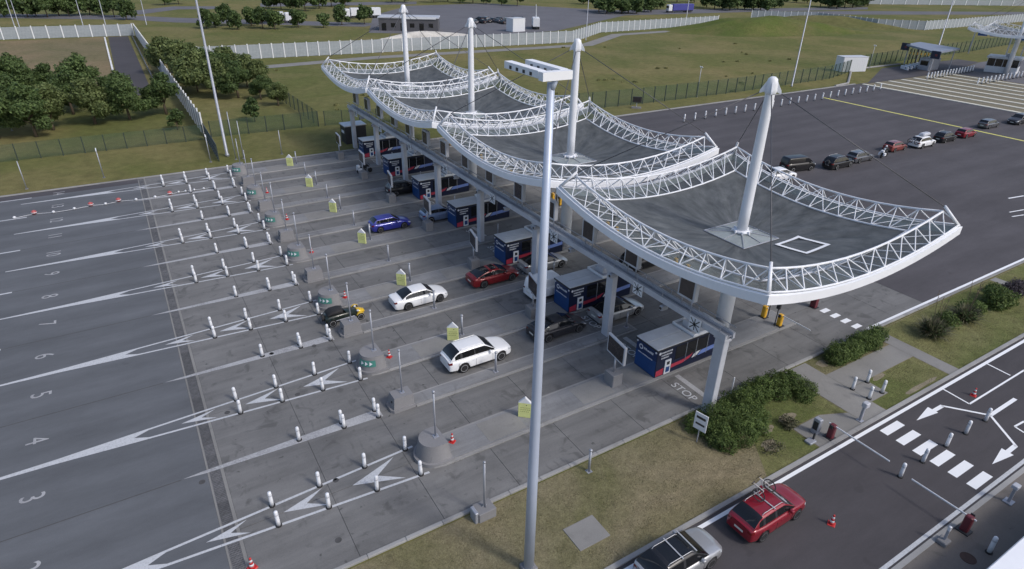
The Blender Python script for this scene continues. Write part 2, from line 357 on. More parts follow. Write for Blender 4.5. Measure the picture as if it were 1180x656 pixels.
struct('paving',MB().sheet([(31.0,14.46),(35.48,14.46),(35.48,15.6),(33.6,16.4),(31.0,16.4)],.03),MT['path'],pth)
struct('paving',MB().sheet([(64.6,14.46),(65.6,14.46),(65.6,20.5),(64.6,20.5)],.03),MT['path'],pth)
for pl in ([(38.0,14.47),(45.65,14.47),(45.65,17.06),(39.85,17.06),(39.85,15.45),(38.0,15.45)],[(47.05,14.47),(64.5,14.47),(64.5,20.5),(47.05,20.5)],[(65.7,14.47),(120,14.47),(120,20.5),(65.7,20.5)],[(26.2,14.47),(30.9,14.47),(30.9,16.5),(33.6,16.5),(35.4,15.7),(35.4,20.5),(29,20.5),(28.2,17.2)]): struct('lawn',MB().sheet(pl,.0155),MT['lawn'],verge)
for a,b,c,d in ((41,16.9,1.6,.5),(31.6,17.3,1.6,.7),(35.0,20.2,1.0,.5),(39,19.9,1.4,.8),(42.5,14.8,5,.35),(28.5,16.2,1.3,.9),(29.5,17.2,1.5,.6)):
    pts=[(a+c*random.uniform(.7,1.1)*math.cos(t)*.5,b+d*random.uniform(.7,1.1)*math.sin(t)*.5) for t in np.linspace(0,2*math.pi,15)[:-1]]
    pts=[q for q in pts if 14.5<q[1]<20.55] ; struct('bare_patch',MB().sheet(pts,.018),MT['soil'],verge)
# striped islands across the yard, far right
gs=struct('gravel_bed',MB().sheet([(148.2,-40),(186,-40),(186,86),(148.2,86)],.05),MT['gravel'])
for k in range(8): struct('white_kerb',MB().box(148+k*5.0,148.95+k*5.0,-40,86-k*.2,.0,.16),MT['cream'],gs)
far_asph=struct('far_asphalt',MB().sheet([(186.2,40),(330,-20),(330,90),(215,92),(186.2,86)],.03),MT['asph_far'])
acc=struct('access_lane',MB().sheet([(142,86.9),(152,86.9),(176,98),(215,98),(215,92.2),(186.2,86.2),(152,86.2),(142,86.8)],.036),MT['asph_right'])
struct('kerb',MB().tube([(140,87.4,.1),(146,88.2,.1),(163,98.5,.1),(168,100,.1),(188,100,.1)],.28,6),MT['kerb'],acc)
# left access road and its verges
lr=struct('perimeter_road',MB().sheet([(-.3,143),(5.2,143),(5.8,243),(0.4,243)],.02),MT['asph_road'])
for k in range(26): struct('white_block',MB().bbox(-.75,-.35,143+k*3.8,145.2+k*3.8,0,.35,.05),MT['wpost'],lr)
# ------------------------------------------------------------ painted markings
def mark(parent,mb,mat='line',name='lane_line'): return struct(name,mb,MT[mat],parent)
ZP=.0365
for k,y in enumerate(YB):
    par=plaza
    for s in (-1,1):
        def yo(x): return y+s*(.585+.058*(x+.7))
        mark(par,MB().add([(-.92,yo(-.92)-.075,ZP),(9.9,yo(9.9)-.075,ZP),(9.9,yo(9.9)+.075,ZP),(-.92,yo(-.92)+.075,ZP)],[(0,1,2,3)]))
        mark(asl,MB().add([(-4.1,yo(-4.1)-.075,ZP),(-.93,yo(-.93)-.075,ZP),(-.93,yo(-.93)+.075,ZP),(-4.1,yo(-4.1)+.075,ZP)],[(0,1,2,3)]))
    mark(asl,MB().sheet([(-3.3,y+.36),(-4.1,y),(-3.3,y-.36),(-4.12,y-.46),(-8.0,y-.20),(-12.5,y-.06),(-12.5,y+.06),(-8.0,y+.20),(-4.12,y+.46)],ZP-.001),'line','lane_wedge')
    for x0,l,w,nn in ((-1.55,2.0,.47,1.15),(2.17,2.2,.66,1.2),(5.85,2.75,.93,1.45)):
        mark(plaza,MB().add([(x0,y,ZP+.001),(x0+l,y-w,ZP+.001),(x0+nn,y,ZP+.001),(x0+l,y+w,ZP+.001)],[(0,1,2),(0,2,3)]),'line','chevron')
for k,y in enumerate(YS):
    mark(plaza,MB().add([(-2.0,y+.05,ZP),(-.9,y-.10,ZP),(9.4,y-.42,ZP),(9.4,y+.42,ZP),(-.9,y+.14,ZP)],[(0,1,2,3,4)]),'line_faded')
    mark(asl,MB().strip((-26,y),(-11.7,y),.22,ZP)); struct('seam',MB().strip((-40,y-.02),(-2.1,y+.03),.06,.0355),MT['joint'],asl)
mark(asl,MB().strip((-14.5,86.2),(-11.6,86.2),.2,ZP+.001))
for k,y in enumerate(YB): mark(asl,MB().strip((-30,y),(-16,y),.18,ZP))
for n in range(2,15):
    me=textmesh(str(n),1.75,MT['line'],'lane_number')
    o=inst('lane_number',me,asl,(-9.05,LANES[n-1]+(.25 if n%2 else -.1),ZP+.002),-math.pi/2); o.scale=(.75,.95,1); me.materials[0]=MT['line_faded']
for k,y in enumerate(YB):      # STOP bars at the booths
    for s in (-1,1):
        ly=LANES[2*k] if s<0 else LANES[2*k+1]
        mark(plaza,MB().sheet([(28.45,ly-1.4),(28.85,ly-1.4),(28.85,ly+1.4),(28.45,ly+1.4)],ZP),'line_faded','stop_bar')
        me=textmesh('STOP',.86,MT['line'],'stop_text') if k==0 and s<0 else me_stop; me_stop=me
        inst('stop_text',me,plaza,(27.75,ly-.2,ZP),-math.pi/2)
for i in range(4): mark(plaza,MB().sheet([(45.55,21.55+i*.94),(46.45,21.55+i*.94),(46.45,22.0+i*.94),(45.55,22.0+i*.94)],ZP),'line_new','crossing_stripe')
mark(asr,MB().strip((46.4,20.98+.12),(150,20.98+.12),.24,ZP),'line_new')
mark(asr,MB().strip((124.2,15),(125.9,80.5),.55,ZP),'yellow_line','yellow_line')
for a,b in (((1162,229),(1180,226)),): mark(asr,MB().strip(U(*a),U(*b),.22,ZP),'line_new')
mark(asr,MB().strip(U(1163,245),U(1180,242),.16,ZP),'line_new')
mark(asr,MB().strip(U(1166,250),U(1180,248),.16,ZP),'line_new')
mark(road,MB().strip((-40,13.88),(140,13.95),.22,.026),'line_new','edge_line')
mark(road,MB().strip((-40,7.62),(140,7.70),.2,.026),'line','edge_line')
for i in range(6): mark(road,MB().sheet([(35.6,13.03-i*1.015),(37.5,13.03-i*1.015),(37.5,13.55-i*1.015),(35.6,13.55-i*1.015)],.0262),'line_new','crossing_stripe')
def pline(pts,w):
    for a,b in zip(pts[:-1],pts[1:]): mark(road,MB().strip(U(*a),U(*b),w,.027),'line_new','painted_line')
pline([(1087,449),(1117,466),(1180,427)],.12); pline([(1136,419),(1164,433)],.12); pline([(1180,486),(1169,492),(1180,499)],.12)
pline([(1170,460),(1141,479)],.24); pline([(1141,479),(1085,468)],.16); pline([(1086,468),(1072,476)],.26); pline([(1141,479),(1171,515)],.16); pline([(1170,514),(1160,522)],.26)
for t,a,b in (((1056,485),(1069,469.5),(1081,476)),((1143,535.5),(1154,517),(1168,525))): mark(road,MB().sheet([tuple(U(*q))[:2] for q in (t,a,b)],.028),'line_new','arrow_head')
struct('manhole_cover',MB().lathe([(.36,.02),(.36,.035),(.30,.036),(.30,.032)],24,(30.4,5.85,0)),MT['rust'],pav)
for px,py in ((343,455),(233,556),(313,408),(362,399),(387,554),(390,623),(262,476)): struct('manhole_cover',MB().lathe([(.17,.03),(.17,.0385),(.11,.0386),(.11,.0365)],14,tuple(U(px,py))),MT['joint'],plaza)
tag(MB().bbox(14.1,15.98,15.85,17.36,.0,.05,.01).build('access_cover',MT['path']),'square grey concrete access cover set in the grass','cover')
# ------------------------------------------------------------ islands
def dpoly(x0,x1,y,h,n=8):
    return [(x1,y-h),(x1,y+h)]+[(x0+h-h*math.sin(t),y+h*math.cos(t)) for t in np.linspace(0,math.pi,n)]
for k,y in enumerate(YB):
    isl=struct('booth_island',MB().prism(dpoly(9.9,41.8,y,1.03),.0,.16),MT['island'])
    struct('kerb',MB().prism(dpoly(9.6,42.0,y,1.22),.0,.115),MT['kerb'],isl)
    for xx in (14,21,24.9): struct('slab',MB().box(xx,xx+2.6,y-.9,y+.9,.161,.166),MT['path'],isl)
for k,y in enumerate(YS):
    isl=struct('divider_island',MB().prism([(11.6,y-.48),(30,y-.48),(30,y+.48),(11.6,y+.48)],.0,.16),MT['island'])
    struct('kerb',MB().prism([(11.6,y-.66),(30.2,y-.66),(30.2,y+.66),(11.6,y+.66)],.0,.115),MT['kerb'],isl)
# ------------------------------------------------------------ bollards
ORD=['first','second','third','fourth','fifth','sixth']
bol_me=MB().lathe([(.105,.06),(.105,.45),(.102,.47),(.102,.90),(.096,.98),(.065,1.02),(.0,1.025)],12).mesh('bollard',MT['bollard'],True)
ring_me=MB().lathe([(.165,0),(.165,.04),(.12,.075),(.12,.02)],12).mesh('base_ring',MT['rubber'])
band_me=MB().lathe([(.107,.74),(.107,.83)],12).mesh('reflector_band',M('grey_band',(.5,.52,.56),.4))
def bollard(x,y,label,group,z=.03,s=1.0):
    o=inst('bollard',bol_me,None,(x,y,z)); tag(o,label,'bollard',group); o.scale=(s,s,s)
    o.rotation_euler=(R(random.uniform(-1.5,1.5)),R(random.uniform(-1.5,1.5)),random.uniform(0,6))
    inst('base_ring',ring_me,o); inst('reflector_band',band_me,o); return o
for k,y in enumerate(YB):
    for i,(x,d) in enumerate(((1.77,.74),(4.3,.86),(6.9,.99),(9.42,1.14))):
        for s in (-1,1):
            bollard(x,y+s*d,'white bollard, %s from the drain, on the %s line between lanes %s and %s'%(ORD[i],'far' if s>0 else 'near',NW(2*k+1),NW(2*k+2)),'white bollards along the lane wedges')
for k,y in enumerate(YS):
    bollard(4.29,y,'single white bollard on the solid line between lanes %s and %s'%(NW(2*k+2),NW(2*k+3)),'white bollards on the solid lane lines')
    for x,d,nm in ((6.95,.23,'middle'),(9.12,.35,'last')):
        for s in (-1,1): bollard(x,y+s*d,'%s white bollard of the %s pair on the line between lanes %s and %s'%('far' if s>0 else 'near',nm,NW(2*k+2),NW(2*k+3)),'white bollards on the solid lane lines')
for i,(x,y) in enumerate(((38.02,16.96),(39.66,16.92),(39.43,15.72),(38.03,15.78))):
    bollard(x,y,'white bollard on the footpath beside the lawn, %s of the four'%['upper left','upper right','lower right','lower left'][i],'four bollards on the footpath',.03,1.0)
for i,x in enumerate((32.84,35.16,37.76,40.03,42.44)):
    bollard(x,10.67,'white bollard on the service road centre line, %s from the barriers'%ORD[i],'bollards along the road centre line',.02,1.0)
bollard(31.66,5.5,'white bollard beside the manhole cover at the lower right','bollards by the pavement',.02,1.05)
for i in range(24):
    t=i/23.0; bollard(83.3+t*62.2,78.3+t*1.8,'%s white bollard from the canopy in the row across the dark yard'%OW(i+1),'bollard row across the yard',.03,1.35)
for j,(x0,y0,x1,y1,n,nm) in enumerate(((169.8,82.8,193.8,83.9,16,'behind the striped beds'),(174,73.3,198,73.5,13,'nearest the control cabin at right'))):
    for i in range(n):
        t=i/(n-1); bollard(x0+(x1-x0)*t,y0+(y1-y0)*t,'%s white bollard from the left in the row %s'%(OW(i+1),nm),'bollard rows '+nm,.1,1.5)
# ------------------------------------------------------------ canopies
strut_me=MB().cyl((0,0,-.5),(0,0,.5),1,1,6,False).mesh('strut',MT['white'],True)
def strut(a,b,r,parent):
    a=Vector(a);b=Vector(b);d=b-a
    o=bpy.data.objects.new('strut',strut_me); COL.objects.link(o); o.parent=parent
    o.rotation_mode='QUATERNION'; o.rotation_quaternion=d.to_track_quat('Z','Y'); o.location=(a+b)/2; o.scale=(r,r,d.length); return o
HO,HT,HI=9.08,8.25,7.12
def zo(s): return 10.02+1.20*s*s
def zt(s): return 10.95+1.05*s*s
def zi(s): return 9.72+.75*s*s
NP=12
def make_canopy(label):
    c=thing('suspended_canopy',label,'canopy',(34.4,YB[0],0),0,'white truss canopies over the toll lanes')
    names=['truss','truss','truss','truss']
    for e in range(4):
        q=Matrix.Rotation(e*math.pi/2,3,'Z')
        def P(s,h,z): return q@Vector((s*h,-h,z))
        ss=[-1+2*i/NP for i in range(NP+1)]
        O=[P(s,HO,zo(s)) for s in ss]; T=[P(s,HT,zt(s)) for s in ss]; I=[P(s,HI,zi(s)) for s in ss]
        tr=MB().tube(T,.072,8).build('truss',MT['white'],c,True)
        MB().tube(O,.062,8).build('outer_chord',MT['white'],tr,True); MB().tube(I,.062,8).build('inner_chord',MT['white'],tr,True)
        for i in range(NP+1):
            strut(O[i],T[i],.040,tr); strut(T[i],I[i],.038,tr)
            if i not in (0,NP): strut(O[i],I[i],.028,tr)
            if i<NP:
                j=(i+1,i) if i<NP/2 else (i,i+1)
                strut(T[i],O[i+1],.036,tr) if i<NP/2 else strut(O[i],T[i+1],.036,tr)
                strut(T[j[0]],I[j[1]],.036,tr)
        # small feet under the inner chord
        # fascia panels
        fb=MB(); n=25; fs=[-1+2*i/(n-1) for i in range(n)]
        for s in fs:
            z=zo(s)-.10
            fb.v+=[tuple(P(s,HO+.16*(1),z)),tuple(P(s,HO+.16,z-.52)),tuple(P(s,HO-.02,z-.52)),tuple(P(s,HO-.02,z))]
        for i in range(n-1):
            for k in range(4): fb.f.append((i*4+k,(i+1)*4+k,(i+1)*4+(k+1)%4,i*4+(k+1)%4))
        fb.f+=[(0,1,2,3),tuple(4*(n-1)+k for k in (3,2,1,0))]
        fb.build('fascia',MT['fascia'],c)
        g=MB()
        for i in range(NP): g.add([O[i]+Vector((0,0,-.12)),O[i+1]+Vector((0,0,-.12)),I[i+1]+Vector((0,0,-.09)),I[i]+Vector((0,0,-.09))],[(0,1,2,3)])
        g.build('glazing_strip',MT['glaze'],c)
        # corner spike
        MB().cyl(O[0]+Vector((0,0,-.1)),O[0]+(T[0]-O[0])*1.0+Vector((0,0,.35)),.11,.09,8).build('corner_post',MT['white'],c,True)
        tip=O[0]+(T[0]-O[0])*1.0+Vector((0,0,.3)); top=Vector((0,0,18.60))+(tip-Vector((0,0,tip.z))).normalized()*.50
        MB().cyl(top,tip,.034,.034,6).build('cable',MT['cable'],c,True)
    # membrane dish
    mb=MB(); nb=96; rings=14; B=[]
    for i in range(nb):
        e,f=divmod(i,nb//4); s=-1+2*f/(nb//4); B.append(Matrix.Rotation(e*math.pi/2,3,'Z')@Vector((s*(HI-.06),-(HI-.06),zi(s)-.07)))
    hs=1.75; ratio=hs/HI
    for r in range(rings+1):
        t=ratio+(1-ratio)*r/rings
        for i,b in enumerate(B):
            u=(t-ratio)/(1-ratio); w=.035*math.sin(math.pi*u)*(math.cos(i*2*math.pi*22/nb)+.6*math.cos(i*2*math.pi*9/nb+1))
            mb.v.append((b.x*t,b.y*t,8.95+(b.z-8.95)*u**1.35+w))
    for r in range(rings):
        for i in range(nb): j=(i+1)%nb; mb.f.append((r*nb+i,r*nb+j,(r+1)*nb+j,(r+1)*nb+i))
    mb.build('membrane',MT['membrane'],c,True)
    sk=MB(); sk.add([(-hs,-hs,8.97),(hs,-hs,8.97),(hs,hs,8.97),(-hs,hs,8.97),(0,0,9.22)],[(0,1,4),(1,2,4),(2,3,4),(3,0,4)])
    sko=sk.build('glass_skirt',MT['skirt'],c)
    rb=MB()
    for sx,sy in ((1,1),(1,-1),(-1,1),(-1,-1),(1,0),(-1,0),(0,1),(0,-1)): rb.cyl((0,0,9.26),(sx*hs,sy*hs,8.995),.03,.03,5)
    for a,b in (((-hs,-hs),(hs,-hs)),((hs,-hs),(hs,hs)),((hs,hs),(-hs,hs)),((-hs,hs),(-hs,-hs))): rb.cyl((*a,9.0),(*b,9.0),.035,.035,5)
    rb.build('skirt_frame',MT['steel'],sko)
    m=MB().lathe([(.55,0),(.55,8.7),(.5,8.75)],20).build('column',MT['white'],c,True)
    MB().lathe([(.36,9.05),(.355,11),(.33,15),(.29,18.4),(.28,18.9)],20).build('mast',MT['white'],c,True)
    cap=MB().lathe([(.29,18.45),(.35,18.55),(.36,18.75),(.34,19.10),(.29,19.38),(.14,19.50)],20).build('mast_cap',MT['white'],c,True)
    for i in range(4):
        a=math.pi/4+i*math.pi/2; d=Vector((math.cos(a),math.sin(a),0))
        n_=Vector((-d.y,d.x,0))*.05; MB().add([d*.30+n_+Vector((0,0,19.25)),d*.62+n_+Vector((0,0,18.70)),d*.66+n_+Vector((0,0,18.50)),d*.30+n_+Vector((0,0,18.62)),d*.30-n_+Vector((0,0,19.25)),d*.62-n_+Vector((0,0,18.70)),d*.66-n_+Vector((0,0,18.50)),d*.30-n_+Vector((0,0,18.62))],[(0,1,2,3),(7,6,5,4),(0,4,5,1),(1,5,6,2),(2,6,7,3),(3,7,4,0)]).build('lug',MT['white'],cap)
    col=MB().lathe([(.42,9.15),(.56,9.22),(.56,9.32),(.37,9.38)],20).build('collar',MT['white'],c,True)
    for i in range(8):
        a=i*math.pi/4; MB().obox((.60*math.cos(a),.60*math.sin(a),9.30),Vector((math.cos(a),math.sin(a),0))*.08,Vector((-math.sin(a),math.cos(a),0))*.05,(0,0,.09)).build('bolt_plate',MT['white'],col)
    return c
can=make_canopy('nearest white truss canopy, with a white painted square on its grey membrane')
for k,lb in ((2,'second white truss canopy from the front, behind the tall lamp'),(4,'third white truss canopy from the front, mast just left of the lamp head'),(6,'farthest white truss canopy, beside the grass field')):
    dup(can,(34.4,YB[k],0),0,lb)
# white square painted on the nearest membrane
def zmem(x,y):
    m=max(abs(x),abs(y)); t=m/(HI-.06); s=(min(abs(x),abs(y))/m) if m else 0; u=(t-1.75/HI)/(1-1.75/HI)
    return 8.95+(zi(s)-.07-8.95)*max(u,0)**1.35
sq=MB(); c0=(1.75,-3.55)
for (x0,x1,y0,y1) in ((-1.2,1.2,-1.2,-.96),(-1.2,1.2,.96,1.2),(-1.2,-.96,-.96,.96),(.96,1.2,-.96,.96)):
    n=10; vs=[];fs=[]
    for i in range(n+1):
        for j in range(n+1):
            xx=c0[0]+x0+(x1-x0)*i/n; yy=c0[1]+y0+(y1-y0)*j/n; vs.append((xx,yy,zmem(xx,yy)+.07))
    for i in range(n):
        for j in range(n): fs.append((i*(n+1)+j,(i+1)*(n+1)+j,(i+1)*(n+1)+j+1,i*(n+1)+j+1))
    sq.add(vs,fs)
sq.build('painted_square',MT['line_new'],can)
fc=U(1152,41,9.5); far_can=dup(can,(fc.x+6,fc.y-2,0),R(8),'far white truss canopy of another plaza at the right edge','canopies of the far plaza')
for ch in list(far_can.children):
    if ch.name.startswith('painted_square'): bpy.data.objects.remove(ch)
# ------------------------------------------------------------ signal gantry
gx=27.6; gan=thing('signal_gantry','long grey steel gantry carrying lane signals across all the toll lanes','gantry',(gx,0,0))
GY=[20.3]+YS+[89.2]
for y in GY:
    MB().bbox(-.24,.24,y-.36,y+.36,0,5.6,.03).build('column',MT['gantry'],gan)
    MB().bbox(-.32,.32,y-.44,y+.44,5.6,5.78,.02).build('column_head',MT['gantry'],gan)
for s in (-1,1): MB().box(s*.34-.09,s*.34+.09,GY[0]-.5,GY[-1]+.5,5.785,6.20).build('beam',MT['gantry'],gan)
MB().box(-.24,.24,GY[0]-.45,GY[-1]+.45,5.95,6.03).build('walkway_deck',MT['steel'],gan)
for s in (-1,1):
    MB().box(s*.40-.02,s*.40+.02,GY[0]-.5,GY[-1]+.5,6.52,6.56).build('rail',MT['steel'],gan)
rp=MB().box(-.02,.02,-.02,.02,6.2,6.52).mesh('rail_post',MT['steel'])
y=GY[0]
while y<GY[-1]:
    for s in (-1,1): inst('rail_post',rp,gan,(s*.40,y,0))
    y+=2.45
for n in range(14):
    ly=LANES[n]+(.9 if n%2==0 else .6)
    b=MB().bbox(.0,.36,ly-.72,ly+.72,6.75,8.35,.03).build('signal_box',MT['gantry'],gan)
    MB().box(-.012,.01,ly-.58,ly+.58,6.90,8.20).build('signal_face',MT['screen'],b)
    for s in (-.42,.42): MB().cyl((.2,ly+s,6.0),(.2,ly+s,6.76),.05,.05,8).build('bracket',MT['steel'],b)
    if n%2==1 or n==0:
        yy=ly-1.55
        g=MB().box(-.56,-.50,yy-.45,yy+.45,5.35,6.25).build('lane_signal',MT['panel'],gan)
        d=MB()
        for q0,q1 in (((-.36,-.36),(.36,.36)),((-.36,.36),(.36,-.36)),((-.40,0),(.40,0)),((0,-.40),(0,.40))):
            dy,dz=q1[0]-q0[0],q1[1]-q0[1]; ll=math.hypot(dy,dz); py_,pz_=-dz/ll*.035,dy/ll*.035
            d.add([(-.566,yy+q0[0]+py_,5.8+q0[1]+pz_),(-.566,yy+q1[0]+py_,5.8+q1[1]+pz_),(-.566,yy+q1[0]-py_,5.8+q1[1]-pz_),(-.566,yy+q0[0]-py_,5.8+q0[1]-pz_)],[(0,1,2,3)])
        d.build('signal_cross',MT['dark'],g)
    yy=ly+1.35
    cb=MB().bbox(-.62,-.02,yy-.15,yy+.15,5.35,5.68,.05).build('camera_housing',MT['steel'],gan)
    MB().lathe([(.10,-.64),(.10,-.61),(.06,-.635)],12,(0,yy,5.50),'x').build('lens',MT['dark'],cb)
# ------------------------------------------------------------ booths
def make_booth(label):
    b=thing('toll_booth',label,'booth',(0,0,.165),0,'navy toll booths under the gantry')
    w=1.05; L=6.5
    MB().bbox(0,L,-w,w,0,2.16,.03).build('body',MT['navy'],b)
    MB().box(-.0045,0,-w+.04,w-.04,1.31,2.14).build('front_panel',M('upper_navy',(.010,.030,.105),.4),b); fr=MB().box(-.012,0,-w+.04,w-.04,.05,1.30).build('front_panel',MT['bright_blue'],b)
    # marks on the front: ring emblem, word strip, slogan strip
    e=MB()
    for i in range(16):
        a0,a1=2*math.pi*i/16,2*math.pi*(i+1)/16
        e.add([(-.006,.55+.20*math.cos(a0),1.72+.20*math.sin(a0)),(-.006,.55+.20*math.cos(a1),1.72+.20*math.sin(a1)),(-.006,.55+.12*math.cos(a1),1.72+.12*math.sin(a1)),(-.006,.55+.12*math.cos(a0),1.72+.12*math.sin(a0))],[(3,2,1,0)])
    e.build('emblem_ring',MT['panel'],b)
    w1=MB(); rr=random.Random(3); y=.27
    while y>-.62:
        l=rr.uniform(.05,.11); w1.box(-.008,-.001,y-l,y,1.66,1.66+rr.choice((.12,.12,.17))); y-=l+.035
    w1.build('word_mark',MT['panel'],b)
    w2=MB(); y=.78
    while y>-.62:
        l=rr.uniform(.04,.10); w2.box(-.018,-.013,y-l,y,1.22,1.22+rr.choice((.06,.08))); y-=l+.03
    w2.build('slogan_mark',MT['panel'],b)
    for y in (-.93,.93): MB().lathe([(.07,-.05),(.07,0),(.03,.01)],10,(0,y,2.02),'x').build('lamp',MT['panel'],b)
    for s in (-1,1):
        f=s*w
        def sidebox(x0,x1,z0,z1,d,mat,name,par): 
            a,bb=(f,f+s*d); return MB().box(x0,x1,min(a,bb),max(a,bb),z0,z1).build(name,MT[mat],par)
        for j,(x0,x1) in enumerate(((1.75,2.75),(2.80,3.75),(3.80,4.85))):
            win=sidebox(x0,x1,.95,2.02,.012,'bglass','window',b); sidebox(x1+.005,x1+.045,.5,2.06,.03,'steel','mullion',b)
        sidebox(4.95,6.35,1.0,2.05,.010,'navy','rear_panel',b)
        # swoosh
        def swoosh(p,mat,name,d):
            yy=f+s*d; n=len(p); vs=[(x,yy,z) for x,z in p]; MB().add(vs,[tuple(range(n)) if s<0 else tuple(range(n-1,-1,-1))]).build(name,MT[mat],b)
        swoosh([(.08,.06),(.75,.06),(.75,.62),(.08,.50)],'redstripe','stripe',.006)
        swoosh([(1.45,.35),(2.6,.42),(3.25,.62),(3.55,.95),(3.3,.88),(2.7,.72),(1.45,.66)],'redstripe','stripe',.008)
        swoosh([(3.45,.52),(3.95,.62),(4.3,.95),(3.9,.92),(3.6,.78)],'panel','stripe',.009)
        swoosh([(4.0,.55),(6.4,.72),(6.4,1.05),(4.35,.93)],'bluestripe','stripe',.016)
        # machine panel with screen and pad
        tm=sidebox(.82,1.38,.05,1.20,.05,'panel','ticket_machine',b)
        yy=f+s*.05
        MB().box(.98,1.24,min(yy,yy+s*.01),max(yy,yy+s*.01),.80,1.05).build('machine_screen',MT['dark'],tm)
        MB().box(.94,1.28,min(yy,yy+s*.01),max(yy,yy+s*.01),.18,.62).build('machine_label',MT['bright_blue'],tm)
        wm=MB()
        for r0,(z,x0,x1) in enumerate(((1.86,.42,1.38),(1.62,.42,1.30),(1.40,.42,1.15))):
            x=x0
            while x<x1: l=rr.uniform(.05,.12); wm.box(x,x+l,min(f,f+s*.006),max(f,f+s*.006),z,z+.11); x+=l+.04
        wm.build('word_mark',MT['panel'],b)
        MB().lathe([(.11,f+s*-.002 if s>0 else f-.008),(.11,f+s*.008 if s>0 else f+.002)],12,(.26,0,1.92),'y').build('emblem_ring',MT['panel'],b)
    rf=MB().bbox(-.08,L+.05,-w-.06,w+.06,2.165,2.27,.02).build('roof',MT['dark'],b)
    for s in (-1,1):
        for j,(x0,x1) in enumerate(((-.04,3.2),(3.26,L))): MB().bbox(x0,x1,min(s*.02,s*(w+.03)),max(s*.02,s*(w+.03)),2.272,2.325,.012).build('roof_panel',MT['boothroof'],rf)
    tray=MB()
    for a in ((3.3,5.1,-w,-w+.10),(3.3,5.1,w-.10,w),(3.3,3.4,-w+.11,w-.11),(5.0,5.1,-w+.11,w-.11)): tray.box(*a,2.33,2.50)
    t=tray.build('roof_tray',MT['white'],b)
    MB().bbox(3.7,4.5,-.5,.5,2.33,2.85,.04).build('cooling_unit',MT['gantry'],t)
    return b
bo=make_booth('nearest navy toll booth, its side lit, between lanes one and two'); bo.location=(26.9,YB[0],.165)
for k in range(1,7): dup(bo,(26.9,YB[k],.165),0,'navy toll booth with white lettering between lanes %s and %s'%(NW(2*k+1),NW(2*k+2)))
cab=thing('equipment_cabin','dark equipment cabin standing on the grass at the far end of the gantry','cabin',(27.0,92.6,0))
MB().bbox(0,3.2,-1.2,1.2,0,2.6,.03).build('body',MT['dark'],cab); MB().bbox(-.1,3.3,-1.3,1.3,2.61,2.75,.02).build('roof',MT['boothroof'],cab); MB().box(-.02,0,-.6,.6,1.5,1.9).build('sign_panel',MT['panel'],cab)
# ------------------------------------------------------------ information screens in front of the booths
def make_screen(label):
    t=thing('information_screen',label,'screen',(24.1,YB[0],.165),0,'framed screens on concrete blocks before the booths')
    MB().bbox(-.42,.42,-.48,.48,0,.92,.03).build('concrete_base',MT['block'],t)
    MB().cyl((0,0,.92),(0,0,2.1),.07,.07,10).build('post',MT['steel'],t,True)
    s=MB().bbox(-.07,.12,-1.05,1.05,2.05,3.45,.03).build('screen_frame',MT['gantry'],t)
    MB().box(-.085,-.071,-.92,.92,2.17,3.33).build('screen_glass',MT['screen'],s)
    s.rotation_euler=(0,0,R(-8)); return t
sc=make_screen('framed dark screen on a concrete block before the nearest booth')
for k in range(1,7): dup(sc,(24.1-(.0 if k<4 else .3),YB[k],.165),R(random.uniform(-5,5)),'framed dark screen on a concrete block before the booth of lanes %s and %s'%(NW(2*k+1),NW(2*k+2)))
# ------------------------------------------------------------ island noses, blocks, posts, markers
nose_me_parts=None
def make_nose(label,sign):
    t=thing('concrete_nose',label,'concrete nose',(10.9,YB[0],.0),0,'rounded concrete noses heading the booth islands')
    def D(x0,x1,h): return [(x1,-h),(x1,h)]+[(x0+h-h*math.sin(a),h*math.cos(a)) for a in np.linspace(0,math.pi,28)]
    MB().prism(D(-1.35,.62,1.16),.0,.27).build('plinth',MT['block'],t)
    lo=D(-1.20,.50,1.02); hi=D(-1.0,.40,.84); n=len(lo); b=MB(); 
    b.v=[(p[0],p[1],.27) for p in lo]+[(p[0],p[1],1.30) for p in hi]
    b.f=[((i+1)%n,n+(i+1)%n,n+i,i) for i in range(n)]
    b.build('drum',MT['block'],t,True); MB().prism(hi,1.28,1.301).build('drum_top',MT['block'],t)
    MB().box(-.16,.16,-.16,.16,1.30,1.33).build('base_plate',MT['steel'],t)
    MB().cyl((0,0,1.33),(0,0,4.45),.055,.05,10).build('post',MT['steel'],t,True)
    MB().lathe([(.08,4.4),(.09,4.5),(.05,4.56)],10).build('post_cap',MT['steel'],t,True)
    if sign:
        # curved chevron board around the nose front
        sb=MB(); ar=MB(); nn=12; ang=[math.pi*.5+math.pi*(.55+.42*i/nn) for i in range(nn+1)]
        def pt(a,z,g=0.0):
            f=(z-.27)/1.03; r=1.02-.18*f+.03+g; cx=-.18+.02*f
            return (cx+r*math.cos(a),r*math.sin(a),z)
        for a in ang: sb.v+=[pt(a,.60),pt(a,1.06)]
        for i in range(nn): sb.f.append((2*i,2*i+2,2*i+3,2*i+1))
        so_=sb.build('chevron_board',MT['green'],t)
        for i in (2,5,8):
            a0,a1=ang[i],ang[i+2]
            ar.add([pt(a0,.68,.012),pt(a1,.83,.012),pt(a0,.98,.012)],[(0,1,2)])
        ar.build('arrow',MT['panel'],so_)
    return t
nose_plain=make_nose('bare rounded concrete nose with a post, nearest the grass, heading lanes one and two',False)
nose_sign=make_nose('rounded concrete nose with green arrow board heading lanes three and four',True); nose_sign.location=(10.9,YB[1],0)
for k in range(2,7): dup(nose_sign,(10.9,YB[k],0),0,'rounded concrete nose with green arrow board heading lanes %s and %s'%(NW(2*k+1),NW(2*k+2)))
